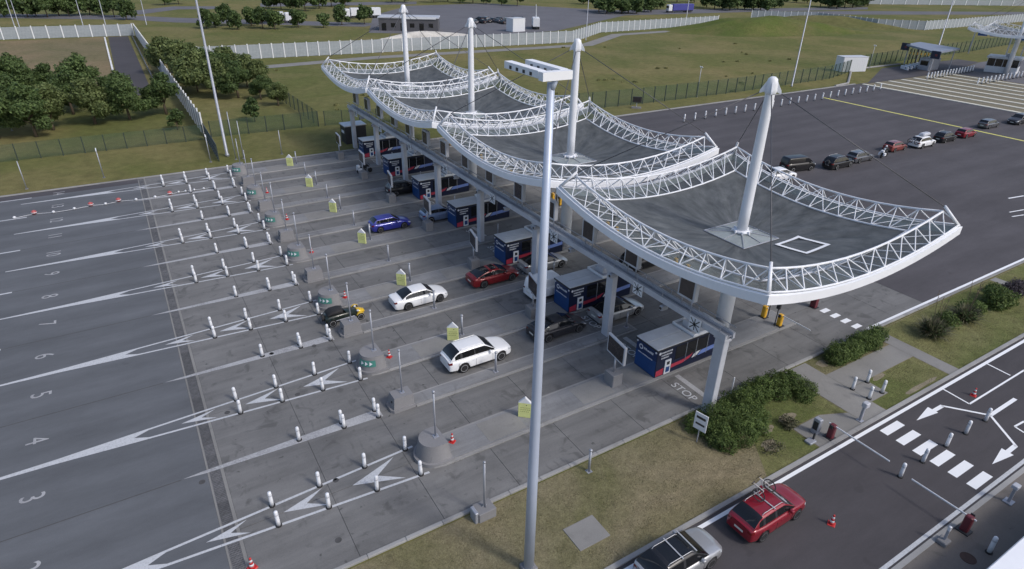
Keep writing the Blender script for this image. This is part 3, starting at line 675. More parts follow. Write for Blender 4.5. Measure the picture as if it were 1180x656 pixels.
def make_sq(label):
    t=thing('concrete_block',label,'concrete block',(10.9,YS[0],0),0,'square concrete blocks heading the narrow islands')
    MB().prism([(-.98,-.38),(-.82,-.60),(.66,-.60),(.66,.60),(-.82,.60),(-.98,.38)],0,.24).build('plinth',MT['block'],t)
    lo=[(-.80,-.52),(.60,-.52),(.60,.52),(-.80,.52)]; hi=[(-.70,-.45),(.55,-.48),(.55,.48),(-.70,.45)]
    b=MB(); b.v=[(*p,.24) for p in lo]+[(*p,1.05) for p in hi]; b.f=[(i,(i+1)%4,4+(i+1)%4,4+i) for i in range(4)]+[(4,5,6,7)]
    b.build('block',MT['block'],t)
    MB().lathe([(.07,-.80),(.07,-.72),(.0,-.71)],8,(0,-.1,.62),'x').build('socket',MT['dark'],t)
    MB().box(-.14,.14,-.14,.14,1.05,1.08).build('base_plate',MT['steel'],t)
    MB().cyl((0,0,1.08),(0,0,4.2),.05,.045,10).build('post',MT['steel'],t,True)
    MB().lathe([(.07,4.18),(.085,4.27),(.05,4.31)],10).build('post_cap',MT['steel'],t,True)
    return t
sqb=make_sq('square concrete block with a steel post between lanes two and three')
for k in range(1,6): dup(sqb,(10.9,YS[k],0),0,'square concrete block with a steel post between lanes %s and %s'%(NW(2*k+2),NW(2*k+3)))
def make_marker(label):
    t=thing('marker_board',label,'marker',(17.0,YB[0],.165),R(48),'yellow-green marker boards on the booth islands')
    b=MB().bbox(-.09,.09,-.42,.42,.02,1.12,.02); b.build('panel',MT['marker'],t)
    MB().add([(-.09,-.42,1.121),(-.09,.42,1.121),(-.09,0,1.55),(.09,-.42,1.121),(.09,.42,1.121),(.09,0,1.55)],[(0,2,1),(3,4,5),(0,3,5,2),(1,2,5,4),(0,1,4,3)]).build('white_peak',MT['panel'],t)
    m=MB(); rr=random.Random(5)
    for z in (.45,.6,.75): 
        y=.28
        while y>-.28: l=rr.uniform(.03,.09); m.box(-.096,-.0905,y-l,y,z,z+.05); y-=l+.04
    m.build('small_print',M('print_olive',(.3,.33,.12),.6),t)
    MB().lathe([(.035,-.10),(.035,-.092)],8,(0,-.1,.98),'x').build('bolt',MT['dark'],t)
    return t
mk=make_marker('yellow-green marker board with white peak on the island of lanes one and two')
for k in range(1,7): dup(mk,(17.0,YB[k],.165),R(48+random.uniform(-8,8)),'yellow-green marker board with white peak on the island of lanes %s and %s'%(NW(2*k+1),NW(2*k+2)))
def make_post(name,label,h,loc,group,foot='plate',r=.06):
    t=thing(name,label,'post',loc,0,group)
    if foot=='block': MB().bbox(-.52,.48,-.42,.42,-.02,.60,.03).build('concrete_base',MT['block'],t); MB().bbox(-.72,-.53,-.35,.25,-.02,.72,.03).build('cover_box',MT['steel'],t); z=.60
    else: MB().box(-.16,.16,-.16,.16,0,.025).build('base_plate',MT['steel'],t); z=.025
    MB().cyl((0,0,z),(0,0,h),r,r*.9,10).build('shaft',MT['steel'],t,True)
    for a in range(4): MB().add([(0,0,z+.35),(.15*math.cos(a*math.pi/2),.15*math.sin(a*math.pi/2),z),(0.01*math.sin(a*1.57),.01*math.cos(a*1.57),z)],[(0,1,2)]).build('gusset',MT['steel'],t)
    MB().lathe([(r*1.1,h-.02),(r*1.3,h+.06),(.02,h+.10)],10).build('cap',MT['steel'],t,True); return t
make_post('steel_post','tall steel post on a concrete base beside the near kerb',3.6,(11.15,20.25,.0),None,'block')
make_post('steel_post','short steel post standing in the grass by the near kerb',1.55,(17.75,19.95,.0),None,'plate',.08)
for k,y in enumerate(YS): make_post('detector_post','short grey post on the narrow island between lanes %s and %s'%(NW(2*k+2),NW(2*k+3)),1.55,(17.8,y,.165),'short posts on the narrow islands','plate',.085)
for k,y in enumerate(YB): 
    if k: make_post('detector_post','short grey post beside the marker board of lanes %s and %s'%(NW(2*k+1),NW(2*k+2)),1.65,(17.95,y+.35,.165),'short posts beside the marker boards','plate',.085)
for k,y in enumerate(YS): make_post('island_post','pale post behind the gantry column between lanes %s and %s'%(NW(2*k+2),NW(2*k+3)),1.3,(29.6,y,.165),'pale posts behind the gantry columns','plate',.06)
# ------------------------------------------------------------ tall lamps
lp=thing('floodlight_mast','tall blue-grey floodlight mast with twin white luminaires in the foreground','lamp',(11.37,16.32,0))
MB().bbox(-.33,.33,-.33,.33,0,.25,.03).build('concrete_foot',MT['block'],lp)
MB().lathe([(.25,.25),(.23,6),(.18,14),(.12,22.45)],16).build('pole',MT['pole'],lp,True)
base=Vector((11.37,16.32,0)); ZH=22.55
A=U(623,94,ZH)-base; B=U(657,91,ZH)-base; D=(U(590,82,ZH)-U(625,95,ZH)); D.z=0
ab=(B-A); ab.z=0; Lh=ab.length; e1=ab.normalized(); e2=(D-e1*D.dot(e1)).normalized(); A.z=B.z=ZH
mid=(A+B)/2; dl=D.length
hd=MB().obox((mid.x,mid.y,ZH+.14),e1*(Lh/2),e2*.13,(0,0,.13)).build('cross_box',MT['fascia'],lp)
for s in (-1,1):
    c=mid+e1*(s*(Lh/2-.14))+e2*(dl/2+.16)
    lm=MB().obox((c.x,c.y,ZH+.17),e2*(dl/2),e1*.14,(0,0,.11)).build('luminaire',MT['fascia'],lp)
    MB().obox((c.x,c.y,ZH+.06),e2*(dl/2-.08),e1*.10,(0,0,.02)).build('diffuser',MT['skirt'],lm)
    for j in range(4):
        q=c+e2*(-dl/2+dl*(.2+.2*j)); MB().obox((q.x-e1.x*.14,q.y-e1.y*.14,ZH+.14),e2*.06,e1*.02,(0,0,.05)).build('latch',MT['dark'],lm)
top=MB().cyl((0,0,22.2),(mid.x,mid.y,ZH+.0),.10,.09,8).build('bracket',MT['pole'],lp,True)
def far_lamp(loc,h,label,r=.17,arm=1.6,ang=0):
    t=thing('lamp_mast',label,'lamp',loc,ang,'tall lamp masts around the terminal')
    MB().lathe([(r*1.5,0),(r*1.5,.3),(r,.35),(r*.55,h)],10).build('pole',MT['steel'],t,True)
    MB().box(-.3,.3,-arm,arm,h,h+.18).build('lamp_head',MT['panel'],t); return t
far_lamp((10.6,93.3,0),27,'tall pale lamp mast beside the left fence corner',.19)
far_lamp((130.4,91.8,0),27,'tall thin lamp mast beyond the row of yard bollards',.16)
q=U(1075,74); far_lamp((q.x,q.y,0),28,'tall thin lamp mast before the grey-roofed kiosk at right',.18)
for i,(px,py,h) in enumerate(((18,34,16),(23,33,16),(97,34,18),(122,30,16),(169,29,15),(675,47,22),(790,29,18))):
    q=U(px,py); far_lamp((q.x,q.y,0),h,'slim lamp mast beyond the white fence, %s from the left'%OW(i+1),.12)
def thin_pole(px,py,h,label,two=False):
    q=U(px,py); t=thing('sensor_pole',label,'pole',(q.x,q.y,0),0,'thin poles on the verges')
    MB().cyl((0,0,0),(0,0,h),.06,.05,8).build('shaft',MT['steel'],t,True); MB().box(-.15,.15,-.15,.15,0,.08).build('foot',MT['block'],t)
    if two:
        for s in (-1,1): MB().obox((0,s*.22,h-.05),(.05,0,0),(0,.16,.1),(0,-.04,.06)).build('sensor_head',MT['panel'],t)
thin_pole(31,218,3.4,'thin pole at the left edge of the grass verge'); thin_pole(120,205,3.6,'thin double pole on the grass verge by the dark lane',True)
thin_pole(243,187,3.6,'thin pole beside the left fence corner',True); thin_pole(325,178,3.4,'thin pole on the verge behind the farthest marker board')
thin_pole(14,151,5,'thin pole among the left trees'); thin_pole(803,112,6,'pole with two small heads before the green fence',True); thin_pole(1001,80,6,'pole with two small heads beside the white container',True)
thin_pole(272,184,6.5,'tall thin pole behind the farthest concrete nose'); thin_pole(281,183,5.2,'shorter thin pole behind the farthest concrete nose')
# ------------------------------------------------------------ barriers
def barrier(name,label,loc,rz,arm_len,colm,light=False,group=None,tiltdeg=0):
    t=thing(name,label,'barrier',loc,rz,group)
    MB().bbox(-.16,.16,-.19,.19,.0,1.02,.05).build('cabinet',MT[colm],t); MB().bbox(-.28,.28,-.32,.32,-.02,.04,.01).build('foot',MT['dark'],t)
    a=MB().bbox(-.028,.028,-arm_len,.30,.91,.985,.008).build('arm',MT['panel'],t)
    MB().box(-.26,-.20,-.10,.10,.80,1.04).build('arm_clamp',MT['dark'],t)
    if light:
        MB().cyl((-.42,.1,0),(-.42,.1,2.0),.04,.04,8).build('light_post',MT['dark'],t); MB().bbox(-.55,-.34,-.05,.25,1.6,2.35,.03).build('traffic_light',MT['dark'],t)
    return t
for k,y in enumerate(YB):
    barrier('exit_barrier','yellow exit barrier behind the booth, serving lane %s'%NW(2*k+1),(40.4,y-.75,.165),0,2.6,'yellow',True,'yellow exit barriers behind the booths')
    barrier('exit_barrier','yellow exit barrier behind the booth, serving lane %s'%NW(2*k+2),(40.4,y+.75,.165),math.pi,2.6,'yellow',True,'yellow exit barriers behind the booths')
barrier('road_barrier','dull red barrier with white arm on the lawn side of the service road',(32.3,14.75,.03),0,3.5,'dullred'); barrier('road_barrier','dull red barrier with white arm at the lower right pavement',(32.0,6.85,.05),math.pi,3.0,'dullred')
q=U(937,354); t=thing('red_cabinet','small dark red cabinet at the canopy edge beside the crossing stripes','cabinet',(q.x,q.y,.03)); MB().bbox(-.2,.2,-.25,.25,0,1.0,.03).build('body',MT['dullred'],t); MB().bbox(-.24,.24,-.29,.29,1.01,1.08,.02).build('lid',MT['red'],t); MB().box(-.3,.3,-.35,.35,-.02,.03).build('foot',MT['dark'],t)
# card reader pedestal and small things near the road barriers
t=thing('intercom_pedestal','grey intercom pedestal on the footpath by the road edge','pedestal',(35.4,14.75,.03)); MB().box(-.18,.18,-.18,.18,0,.04).build('base_plate',MT['steel'],t); MB().bbox(-.08,.08,-.08,.08,.04,1.15,.015).build('stem',MT['steel'],t); MB().bbox(-.12,.30,-.17,.17,1.10,1.42,.04).build('head',MT['gantry'],t); MB().box(.301,.308,-.12,.12,1.15,1.36).build('face',MT['dark'],t)
t=thing('intercom_pedestal','faint grey intercom pedestal on the pavement at the right edge','pedestal',(36.2,6.6,.03)); MB().box(-.25,.25,-.22,.22,0,.05).build('base_plate',MT['steel'],t); MB().bbox(-.07,.07,-.07,.07,.05,1.1,.015).build('stem',MT['steel'],t); MB().bbox(-.3,.12,-.16,.16,1.1,1.3,.03).build('head',MT['gantry'],t)
t=thing('intercom_pedestal','small grey pedestal with white lamp beside the lower red barrier','pedestal',(30.3,7.0,.03)); MB().bbox(-.3,.25,-.25,.25,0,.22,.04).build('base_plate',MT['block'],t); MB().bbox(-.06,.06,-.06,.06,.22,.85,.015).build('stem',MT['steel'],t); MB().lathe([(.08,.86),(.08,1.1),(.03,1.14)],10).build('lamp',MT['panel'],t)
t=thing('ground_bracket','small dark steel bracket on the pad beside the upper red barrier','bracket',(30.9,15.1,.03)); MB().bbox(-.3,.3,-.22,.22,0,.12,.02).build('tray',MT['steel'],t); MB().bbox(.2,.3,-.05,.05,.12,.55,.01).build('stem',MT['dark'],t)
t=thing('control_box','grey metal control box standing behind the upper red barrier','control box',(31.9,15.5,.03)); MB().bbox(-.16,.16,-.22,.22,0,1.1,.03).build('body',MT['steel'],t); MB().box(-.17,-.161,-.15,.15,.3,.9).build('door',MT['dark'],t)
# ------------------------------------------------------------ cones
def make_cone(label,loc,s=1.0,tall=False):
    t=thing('traffic_cone',label,'traffic cone',loc,random.uniform(0,1)); t.scale=(s,s,s)
    MB().bbox(-.19,.19,-.19,.19,0,.045,.02).build('base',MT['red'],t)
    z=[.046,.18,.30,.42,.54,.66]; r=[.135,.115,.095,.078,.06,.042]
    for i in range(5): MB().lathe([(r[i],z[i]),(r[i+1],z[i+1])],14).build('sleeve',MT['red' if i%2==0 else 'panel'],t,True)
    return t
make_cone('red and white traffic cone alone on the service road',(26.4,10.6,.02)); make_cone('small cone standing in the painted bay at the right',(44.6,12.4,.02),.95)
q=U(291,655); make_cone('red and white cone beside the drain at the bottom edge',(q.x,q.y,.03),1.05)
for k,y in enumerate(YB): 
    if k<6: make_cone('red and white cone on the island behind the concrete nose of lanes %s and %s'%(NW(2*k+1),NW(2*k+2)),(12.05,y+.25,.165),.95)
# rope of floats closing lane 13
fp=[(17,252,0),(40,247,1),(62,245.5,0),(86,241.5,0),(105,237.5,1),(122,236,0),(137,232.5,1),(157,231,0),(179,228,0),(196,224.5,1),(206,222,0),(214,221,0),(224,219.5,0),(235,218,0),(247,216,0)]
t=thing('float_rope','rope strung with red and white floats across lanes twelve and thirteen','rope',(0,0,0)); pts=[U(px,py,.05)-Vector((0,0,0)) for px,py,_ in fp]
MB().tube([p+Vector((0,0,.05)) for p in pts],.02,5).build('rope',MT['panel'],t)
for (px,py,c),p in zip(fp,pts):
    r=(.28 if c else .16) if px<200 else .13; MB().lathe([(.03,0),(r*.7,r*.25),(r,r*.8),(r*.8,r*1.4),(.03,r*1.75)],10,(p.x,p.y,.035)).build('float',MT['float_red' if c else 'panel'],t,True)
    if c: MB().lathe([(r*1.005,r*.7),(r*1.01,r*.95)],10,(p.x,p.y,.035)).build('float_band',MT['panel'],t,True)
# ------------------------------------------------------------ signs
t=thing('information_sign','white roadside sign with two dark text bars before the hedge','sign',(24.9,18.6,0),R(12)); MB().cyl((0,0,0),(0,0,1.0),.04,.04,8).build('post',MT['steel'],t); s=MB().bbox(-.03,.03,-.42,.42,.95,2.15,.01).build('board',MT['panel'],t); MB().box(-.036,-.031,-.3,.3,1.75,1.92).build('text_bar',MT['dark'],s); MB().box(-.036,-.031,-.3,.3,1.30,1.44).build('text_bar',MT['dark'],s)
q=U(712,125); t=thing('black_display','small black display board on a plinth at the edge of the yard','display',(83.1,90.6,0),R(48)); MB().bbox(-.3,.3,-.9,.9,0,.3,.03).build('plinth',MT['block'],t); MB().cyl((0,0,.3),(0,0,1.2),.07,.07,8).build('post',MT['steel'],t); s=MB().bbox(-.1,.1,-.85,.85,1.1,2.2,.03).build('frame',MT['dark'],t); MB().box(-.115,-.101,-.6,.6,1.3,2.0).build('screen',MT['screen'],s)
t=thing('white_post','thin white post at the kerb behind the gantry column','post',(30.3,20.75,.12)); MB().cyl((0,0,0),(0,0,1.3),.045,.045,8).build('shaft',MT['panel'],t); MB().box(-.09,.09,-.09,.09,0,.03).build('base_plate',MT['panel'],t)
# white roofed kiosk at the lower right corner
t=thing('white_kiosk','white flat roof of a kiosk cut off at the lower right corner','kiosk',(33.0,2.2,0)); MB().bbox(-6,6,-2,1.95,0,2.4,.05).build('wall',MT['panel'],t); MB().bbox(-6.2,6.2,-2.3,2.38,2.41,2.6,.05).build('roof',MT['fascia'],t); MB().box(-4,-2.5,1.951,1.97,.9,2.0).build('window',MT['bglass'],t)
# ------------------------------------------------------------ road vehicles
def smooth(xs,ys,x,k=2):
    y=np.interp(x,xs,ys)
    for _ in range(k): y=np.convolve(np.pad(y,1,mode='edge'),[.25,.5,.25],'valid')
    return y
tyre_me=MB().lathe([(.70,-.11),(.95,-.115),(1.0,-.08),(1.0,.08),(.95,.115),(.70,.11)],24,(0,0,0),'y').mesh('tyre',MT['rubber'],True)
def rim_mesh(mat):
    b=MB(); b.lathe([(.70,.06),(.73,.116),(.67,.119),(.64,.05)],20,(0,0,0),'y'); b.lathe([(.15,.0),(.15,.09),(.05,.095)],10,(0,0,0),'y')
    for i in range(5):
        a=i*2*math.pi/5; d=Vector((math.cos(a),0,math.sin(a))); n=Vector((-d.z,0,d.x)); b.obox(d*.40+Vector((0,.085,0)),d*.28,n*.10,(0,.02,0))
    return b.mesh('rim',mat)
MT['alloy']=M('alloy',(.55,.56,.58),.4,.4,.08); MT['alloy_dark']=M('alloy_dark',(.24,.24,.26),.4,.6,.1)
rim_l=rim_mesh(MT['alloy']); rim_d=rim_mesh(MT['alloy_dark'])
hub_me=MB().lathe([(.6,-.02),(.6,.02)],16,(0,0,0),'y').mesh('brake_disc',MT['dark'])
def wheel(par,x,y,r,side,rm,w=.22):
    t=inst('wheel',tyre_me,par,(x,y,r)); t.scale=(r,w/.22,r); 
    if side<0: t.rotation_euler=(0,0,math.pi)
    inst('rim',rm,t); inst('brake_disc',hub_me,t); return t
MT['glass_car']=M('car_glass',(.010,.011,.013),.06,0,.1,1,spec=.6)
MT['tail']=M('tail_lamp',(.16,.010,.012),.25,0,.1); MT['head']=M('head_lamp',(.55,.58,.62),.15,.2,.1); MT['plate']=M('number_plate',(.65,.65,.60),.5,0,.05); MT['plate_y']=M('number_plate_yellow',(.66,.52,.08),.5,0,.05)
MT['clad']=M('black_cladding',(.03,.03,.032),.6,0,.1)
STY=dict(
 suv=dict(L=4.95,W=1.97,H=1.70,wb=2.98,fo=.92,zn=.80,zh=1.06,zb=1.05,zr=1.08,g=(.10,.88,2.78,3.66),wr=.70,r=.37,clad=1),
 xover=dict(L=4.45,W=1.84,H=1.60,wb=2.65,fo=.90,zn=.78,zh=1.02,zb=1.01,zr=1.06,g=(.12,.84,2.45,3.34),wr=.69,r=.345,clad=1),
 sedan=dict(L=4.72,W=1.83,H=1.44,wb=2.83,fo=.80,zn=.66,zh=.94,zb=.93,zr=1.00,g=(.62,1.62,2.82,3.58),wr=.68,r=.33,clad=0),
 coupe=dict(L=4.70,W=1.88,H=1.41,wb=2.85,fo=.85,zn=.62,zh=.92,zb=.92,zr=1.02,g=(.32,1.75,2.62,3.62),wr=.66,r=.345,clad=0),
 hatch=dict(L=4.25,W=1.79,H=1.46,wb=2.62,fo=.83,zn=.66,zh=.95,zb=.94,zr=1.00,g=(.12,.66,2.35,3.16),wr=.70,r=.32,clad=0),
 wagon=dict(L=4.75,W=1.83,H=1.50,wb=2.80,fo=.86,zn=.66,zh=.95,zb=.95,zr=1.00,g=(.10,.62,2.70,3.52),wr=.70,r=.33,clad=0),
 van=dict(L=4.45,W=1.84,H=1.86,wb=2.73,fo=.85,zn=.85,zh=1.16,zb=1.12,zr=1.12,g=(.02,.22,2.80,3.66),wr=.80,r=.32,clad=1),
 bigvan=dict(L=4.9,W=1.95,H=1.95,wb=3.0,fo=.9,zn=.95,zh=1.25,zb=1.18,zr=1.18,g=(.02,.20,3.35,4.2),wr=.82,r=.34,clad=1),
)
def make_car(name,label,sty,paint,cat='car',cabin=None,rim=None,rails=None,group=None,loc=(0,0,0),rz=0,yplate=False,panoramic=False,blind=False):
    S=STY[sty]; L,W,H,wb,fo=S['L'],S['W'],S['H'],S['wb'],S['fo']; xf=wb/2+fo; xr=xf-L; r=S['r']
    t=thing(name,label,cat,loc,rz,group); cabin=cabin or paint
    n=72; X=np.linspace(xr,xf,n); u=(X-xr)
    g0,g1,g2,g3=S['g']
    ztop=smooth([0,.06,.35,g0+.3,g3,L-1.0,L-.35,L-.05,L],[S['zr']-.10,S['zr']-.02,S['zr'],S['zb']+.02,S['zh'],S['zh']-.03,S['zn']+.10,S['zn']-.02,S['zn']-.07],u,2)
    tt=(X-(xr+xf)/2)/(L/2); hw=W/2*(1-.16*np.abs(tt)**5-np.where(tt>.93,(tt-.93)*1.4,0)-np.where(tt<-.95,(-.95-tt)*1.0,0))
    zl=np.full(n,.21)+np.where(np.abs(tt)>.9,(np.abs(tt)-.9)*.9,0); Ra=r+.055
    for xa in (-wb/2,wb/2):
        d=np.abs(X-xa); zl=np.where(d<Ra,np.maximum(zl,r+np.sqrt(np.maximum(Ra**2-d**2,0))),zl)
    RG=[]
    for i in range(n):
        h=hw[i]; z0=zl[i]; zt_=ztop[i]
        z1=max(z0+.035,.34); z2=max(z1+.03,.60*zt_); z3=max(z2+.02,.80*zt_); z4=max(z3+.01,zt_-.045)
        RG.append([(h*.93,z0),(h*.975,z1),(h*1.0,z2),(h*.985,z3),(h*.945,z4),(h*.84,zt_),(h*.45,zt_+.025),(0,zt_+.03)])
    parts={}
    def addq(nm,a,b,c,d):
        mb=parts.setdefault(nm,MB()); mb.add([a,b,c,d],[(0,1,2,3)])
    for i in range(n-1):
        for s in (1,-1):
            for k in range(7):
                A=(X[i],s*RG[i][k][0],RG[i][k][1]);B=(X[i+1],s*RG[i+1][k][0],RG[i+1][k][1]);C=(X[i+1],s*RG[i+1][k+1][0],RG[i+1][k+1][1]);D_=(X[i],s*RG[i][k+1][0],RG[i][k+1][1])
                nm='body'
                if k==0 and S['clad']: nm='cladding'
                if u[i]<.16 and k==3: nm='tail_light_%d'%s
                if u[i]>L-.36 and k==3: nm='headlight_%d'%s
                if s>0: addq(nm,D_,C,B,A)
                else: addq(nm,A,B,C,D_)
    for e,i in ((-1,0),(1,n-1)):
        for k in range(7):
            y0,z0=RG[i][k];y1,z1=RG[i][k+1]
            if k>=5: continue
            cols=(-1,-.70,.70,1)
            for c in range(3):
                a,b=cols[c],cols[c+1]; nm='body'
                if c==1 and k==1: nm='grille' if e>0 else ('number_plate' if False else 'body')
                if c==1 and k==2 and e>0: nm='grille'
                if c!=1 and k==3 and e<0: nm='tail_light_%d'%(-1 if c==0 else 1)
                if c!=1 and k==3 and e>0: nm='headlight_%d'%(-1 if c==0 else 1)
                if k==0: nm='bumper'
                q=[(X[i],a*y0,z0),(X[i],b*y0,z0),(X[i],b*y1,z1),(X[i],a*y1,z1)]
                if e<0: q=q[::-1]
                addq(nm,*q)
    def emit(nm,mat,name=None,par=t):
        if nm in parts:
            mb=parts[nm]; mp={};v=[];f=[]      # weld
            for fc_ in mb.f:
                ff=[]
                for i in fc_:
                    key=tuple(round(c,4) for c in mb.v[i])
                    if key not in mp: mp[key]=len(v); v.append(mb.v[i])
                    if mp[key] not in ff: ff.append(mp[key])
                if len(ff)>2: f.append(tuple(ff))
            w_=MB(); w_.v=v;w_.f=f; return w_.build(name or nm,mat,par,True)
    emit('body',paint); emit('cladding',MT['clad']); emit('bumper',MT['clad']); emit('grille',MT['dark'])
    for s in (-1,1): emit('tail_light_%d'%s,MT['tail'],'tail_light'); emit('headlight_%d'%s,MT['head'],'headlight')
    # cabin
    parts.clear(); m=44; XC=np.linspace(xr+g0,xr+g3,m); uc=XC-xr
    zbs=np.interp(XC,X,ztop)+.005; hwc=np.interp(XC,X,hw)*.885
    zrf=smooth([g0,g1,(g1+g2)/2,g2,g3],[0,H-.045,H,H-.02,0],uc,2); 
    zrf[0]=zbs[0]; zrf[-1]=zbs[-1]; f1=np.clip((uc-g0)/(g1-g0),0,1); f3=np.clip((g3-uc)/(g3-g2),0,1)
    base_=np.minimum(f1,f3); top_=np.interp(uc,[g0,g1,(g1+g2)/2,g2,g3],[H-.05,H-.045,H,H-.02,H-.05])
    sh=np.sin(np.clip(f1,0,1)*math.pi/2)**.9; sh3=f3**.92
    zrf=zbs+(top_-zbs)*np.minimum(sh,sh3)
    for _ in range(2): zrf[1:-1]=.25*zrf[:-2]+.5*zrf[1:-1]+.25*zrf[2:]
    CG=[]
    for i in range(m):
        hgt=zrf[i]-zbs[i]; hm=top_[i]-zbs[i]; wbse=hwc[i]; wrf=min(W/2*S['wr'],hwc[i]*.97)
        def yz(f):
            z=hgt*f; return wbse-(wbse-wrf)*(z/hm)**1.15
        CG.append([(yz(0),zbs[i]),(yz(.13),zbs[i]+hgt*.13),(yz(.82),zbs[i]+hgt*.82),(yz(.95)-.02,zbs[i]+hgt*.955),(yz(1)*.78,zrf[i]),(yz(1)*.4,zrf[i]+.018),(0,zrf[i]+.022)])
    gl=g3-g0; bp=[g0+(g2+.45-g0)*.60]; 
    if gl>2.9: bp.append(g0+(g2+.45-g0)*.27)
    for i in range(m-1):
        um=(uc[i]+uc[i+1])/2; hg=(zrf[i]-zbs[i]+zrf[i+1]-zbs[i+1])/2
        for s in (1,-1):
            for k in range(6):
                A=(XC[i],s*CG[i][k][0],CG[i][k][1]);B=(XC[i+1],s*CG[i+1][k][0],CG[i+1][k][1]);C=(XC[i+1],s*CG[i+1][k+1][0],CG[i+1][k+1][1]);D_=(XC[i],s*CG[i][k+1][0],CG[i][k+1][1])
                nm='cabin'
                if k==1 and g0+.34<um<g3-.16 and hg>.10:
                    nm='side_window_%d_%d'%(s,sum(um>b for b in bp))
                    if any(abs(um-b)<.06 for b in bp): nm='pillar'
                    if blind and um<g2-.5: nm='cabin'
                if k>=3 and um>g2+.04 and um<g3-.05: nm='windscreen'
                if k>=3 and g0+.05<um<g1-.06 and not blind: nm='rear_window'
                if panoramic and k>=4 and g1+.15<um<g2-.12: nm='glass_roof'
                if s>0: addq(nm,D_,C,B,A)
                else: addq(nm,A,B,C,D_)
    for nm in list(parts):
        emit(nm,cabin if nm=='cabin' else (MT['dark'] if nm=='pillar' else MT['glass_car']),nm.split('_')[0]+'_window' if nm.startswith('side') else nm)
    # underbody, wheels, mirrors, plates, rails
    MB().box(xr+.12,xf-.15,-W/2+.26,W/2-.26,.17,.56).build('underbody',MT['clad'],t)
    for xa in (-wb/2,wb/2):
        for s in (-1,1): wheel(t,xa,s*(W/2-.125),r,s,rim or rim_l)
    for s in (-1,1):
        MB().bbox(xr+g3-.62,xr+g3-.44,min(s*(W/2-.10),s*(W/2+.12)),max(s*(W/2-.10),s*(W/2+.12)),S['zb']+.01,S['zb']+.15,.03).build('mirror',paint,t)
        for b in (bp[0]-.16,g2-.25+.0):
            MB().box(xr+b-.09,xr+b+.09,min(s*(W/2-.012),s*(W/2+.014)),max(s*(W/2-.012),s*(W/2+.014)),S['zb']*.80,S['zb']*.80+.03).build('door_handle',paint,t)
        for b in [bp[0],g3-.35]+([g0+.55] if gl>2.7 else []):
            MB().box(xr+b-.006,xr+b+.006,min(s*(W/2-.02),s*(W/2+.003)),max(s*(W/2-.02),s*(W/2+.003)),.38,S['zb']*.84).build('door_gap',MT['clad'],t)
    zp=.60*S['zr']
    MB().box(xr-.012,xr+.04,-.26,.26,zp-.06,zp+.06).build('number_plate',MT['plate_y'] if yplate else MT['plate'],t)
    MB().box(xf-.03,xf+.010,-.26,.26,.40,.51).build('number_plate',MT['plate'],t)
    if rails:
        for s in (-1,1): MB().tube([(xr+g1+.02,s*W/2*(S['wr']-.10),H-.05),(xr+g1+.12,s*W/2*(S['wr']-.10),H+.045),((xr+g2)-.15,s*W/2*(S['wr']-.10),H+.045),(xr+g2-.02,s*W/2*(S['wr']-.10),H-.04)],.016,6).build('roof_rail',MT[rails],t)
    return t
def ctr(pr,pf,W,z=.03):     # near-side wheel contacts in the photograph -> centre between the axles
    a,b=U(*pr),U(*pf); m_=(a+b)/2; h=W/2-.12
    return (m_.x,m_.y+h,z)
P_white=paint_mat('paint_white',(.80,.81,.83)); P_red=paint_mat('paint_red',(.24,.009,.022),.2); P_dred=paint_mat('paint_dark_red',(.22,.010,.014),.2); P_blue=paint_mat('paint_blue',(.032,.040,.30),.25)
P_black=paint_mat('paint_black',(.012,.012,.014)); P_silver=paint_mat('paint_silver',(.42,.43,.45),.5); P_grey=paint_mat('paint_grey',(.12,.125,.14),.4); P_dgrey=paint_mat('paint_dark_grey',(.045,.045,.052),.4); P_lblue=paint_mat('paint_light_blue',(.20,.27,.42),.3)
LN=lambda n:LANES[n-1]
make_car('car','white sport utility car driving in lane three near the bare lamp mast','suv',P_white,rails='alloy',loc=ctr((534.8,429.3),(577,415),1.97))
make_car('car','white saloon car driving in lane five','sedan',P_white,loc=ctr((470,357.4),(507.5,348),1.83),rim=rim_d)
make_car('car','red coupe with black glass roof waiting in lane five','coupe',P_dred,panoramic=True,rim=rim_d,loc=ctr((555.8,332.7),(591.5,323),1.88))
make_car('car','blue hatchback driving in lane eight','hatch',P_blue,rim=rim_d,loc=ctr((436.5,269.4),(468,262.7),1.79))
make_car('car','dark coupe with silver window trim waiting at the booth in lane three','coupe',P_dgrey,rim=rim_d,loc=ctr((632,394),(666,383.5),1.88))
make_car('car','silver sports car with black roof beside the gantry column in lane three','coupe',P_silver,cabin=P_black,loc=(30.3,LN(3)-.3,.03))
make_car('car','white small van half hidden behind the second booth in lane four','van',P_white,'van',loc=(27.6,LN(4),.03),blind=True)
make_car('car','grey car under the canopy beside the third booth in lane five','coupe',P_silver,cabin=P_black,loc=(29.9,LN(5)-.2,.03))
make_car('car','black sport utility car leaving under the canopy beyond lane four','suv',P_black,rails='alloy',loc=(38.6,LN(4)+.2,.03))
make_car('car','light blue car at the fourth booth in lane eight','hatch',P_lblue,loc=(26.6,LN(8),.03))
make_car('car','dark hatchback at the fifth booth in lane ten','hatch',P_black,loc=(26.4,LN(10),.03))
make_car('car','red crossover carrying a bicycle on its roof on the service road','xover',P_red,rails='alloy',rim=rim_d,loc=ctr((876.3,623.6),(914.8,597.8),1.84,.02),rz=R(1.0))
fgw=U(816.8,654); make_car('car','silver crossover with black glass roof and roof bars at the bottom edge','xover',P_silver,panoramic=True,rails='alloy',rim=rim_d,loc=(fgw.x-1.325,fgw.y+.80,.02),cabin=P_black)
Q='cars queueing across the dark yard'
make_car('van','black van at the head of the yard queue beside the white truss','bigvan',P_black,'van',group=Q,loc=(77.5,50.9,.03),rz=R(-12),blind=True)
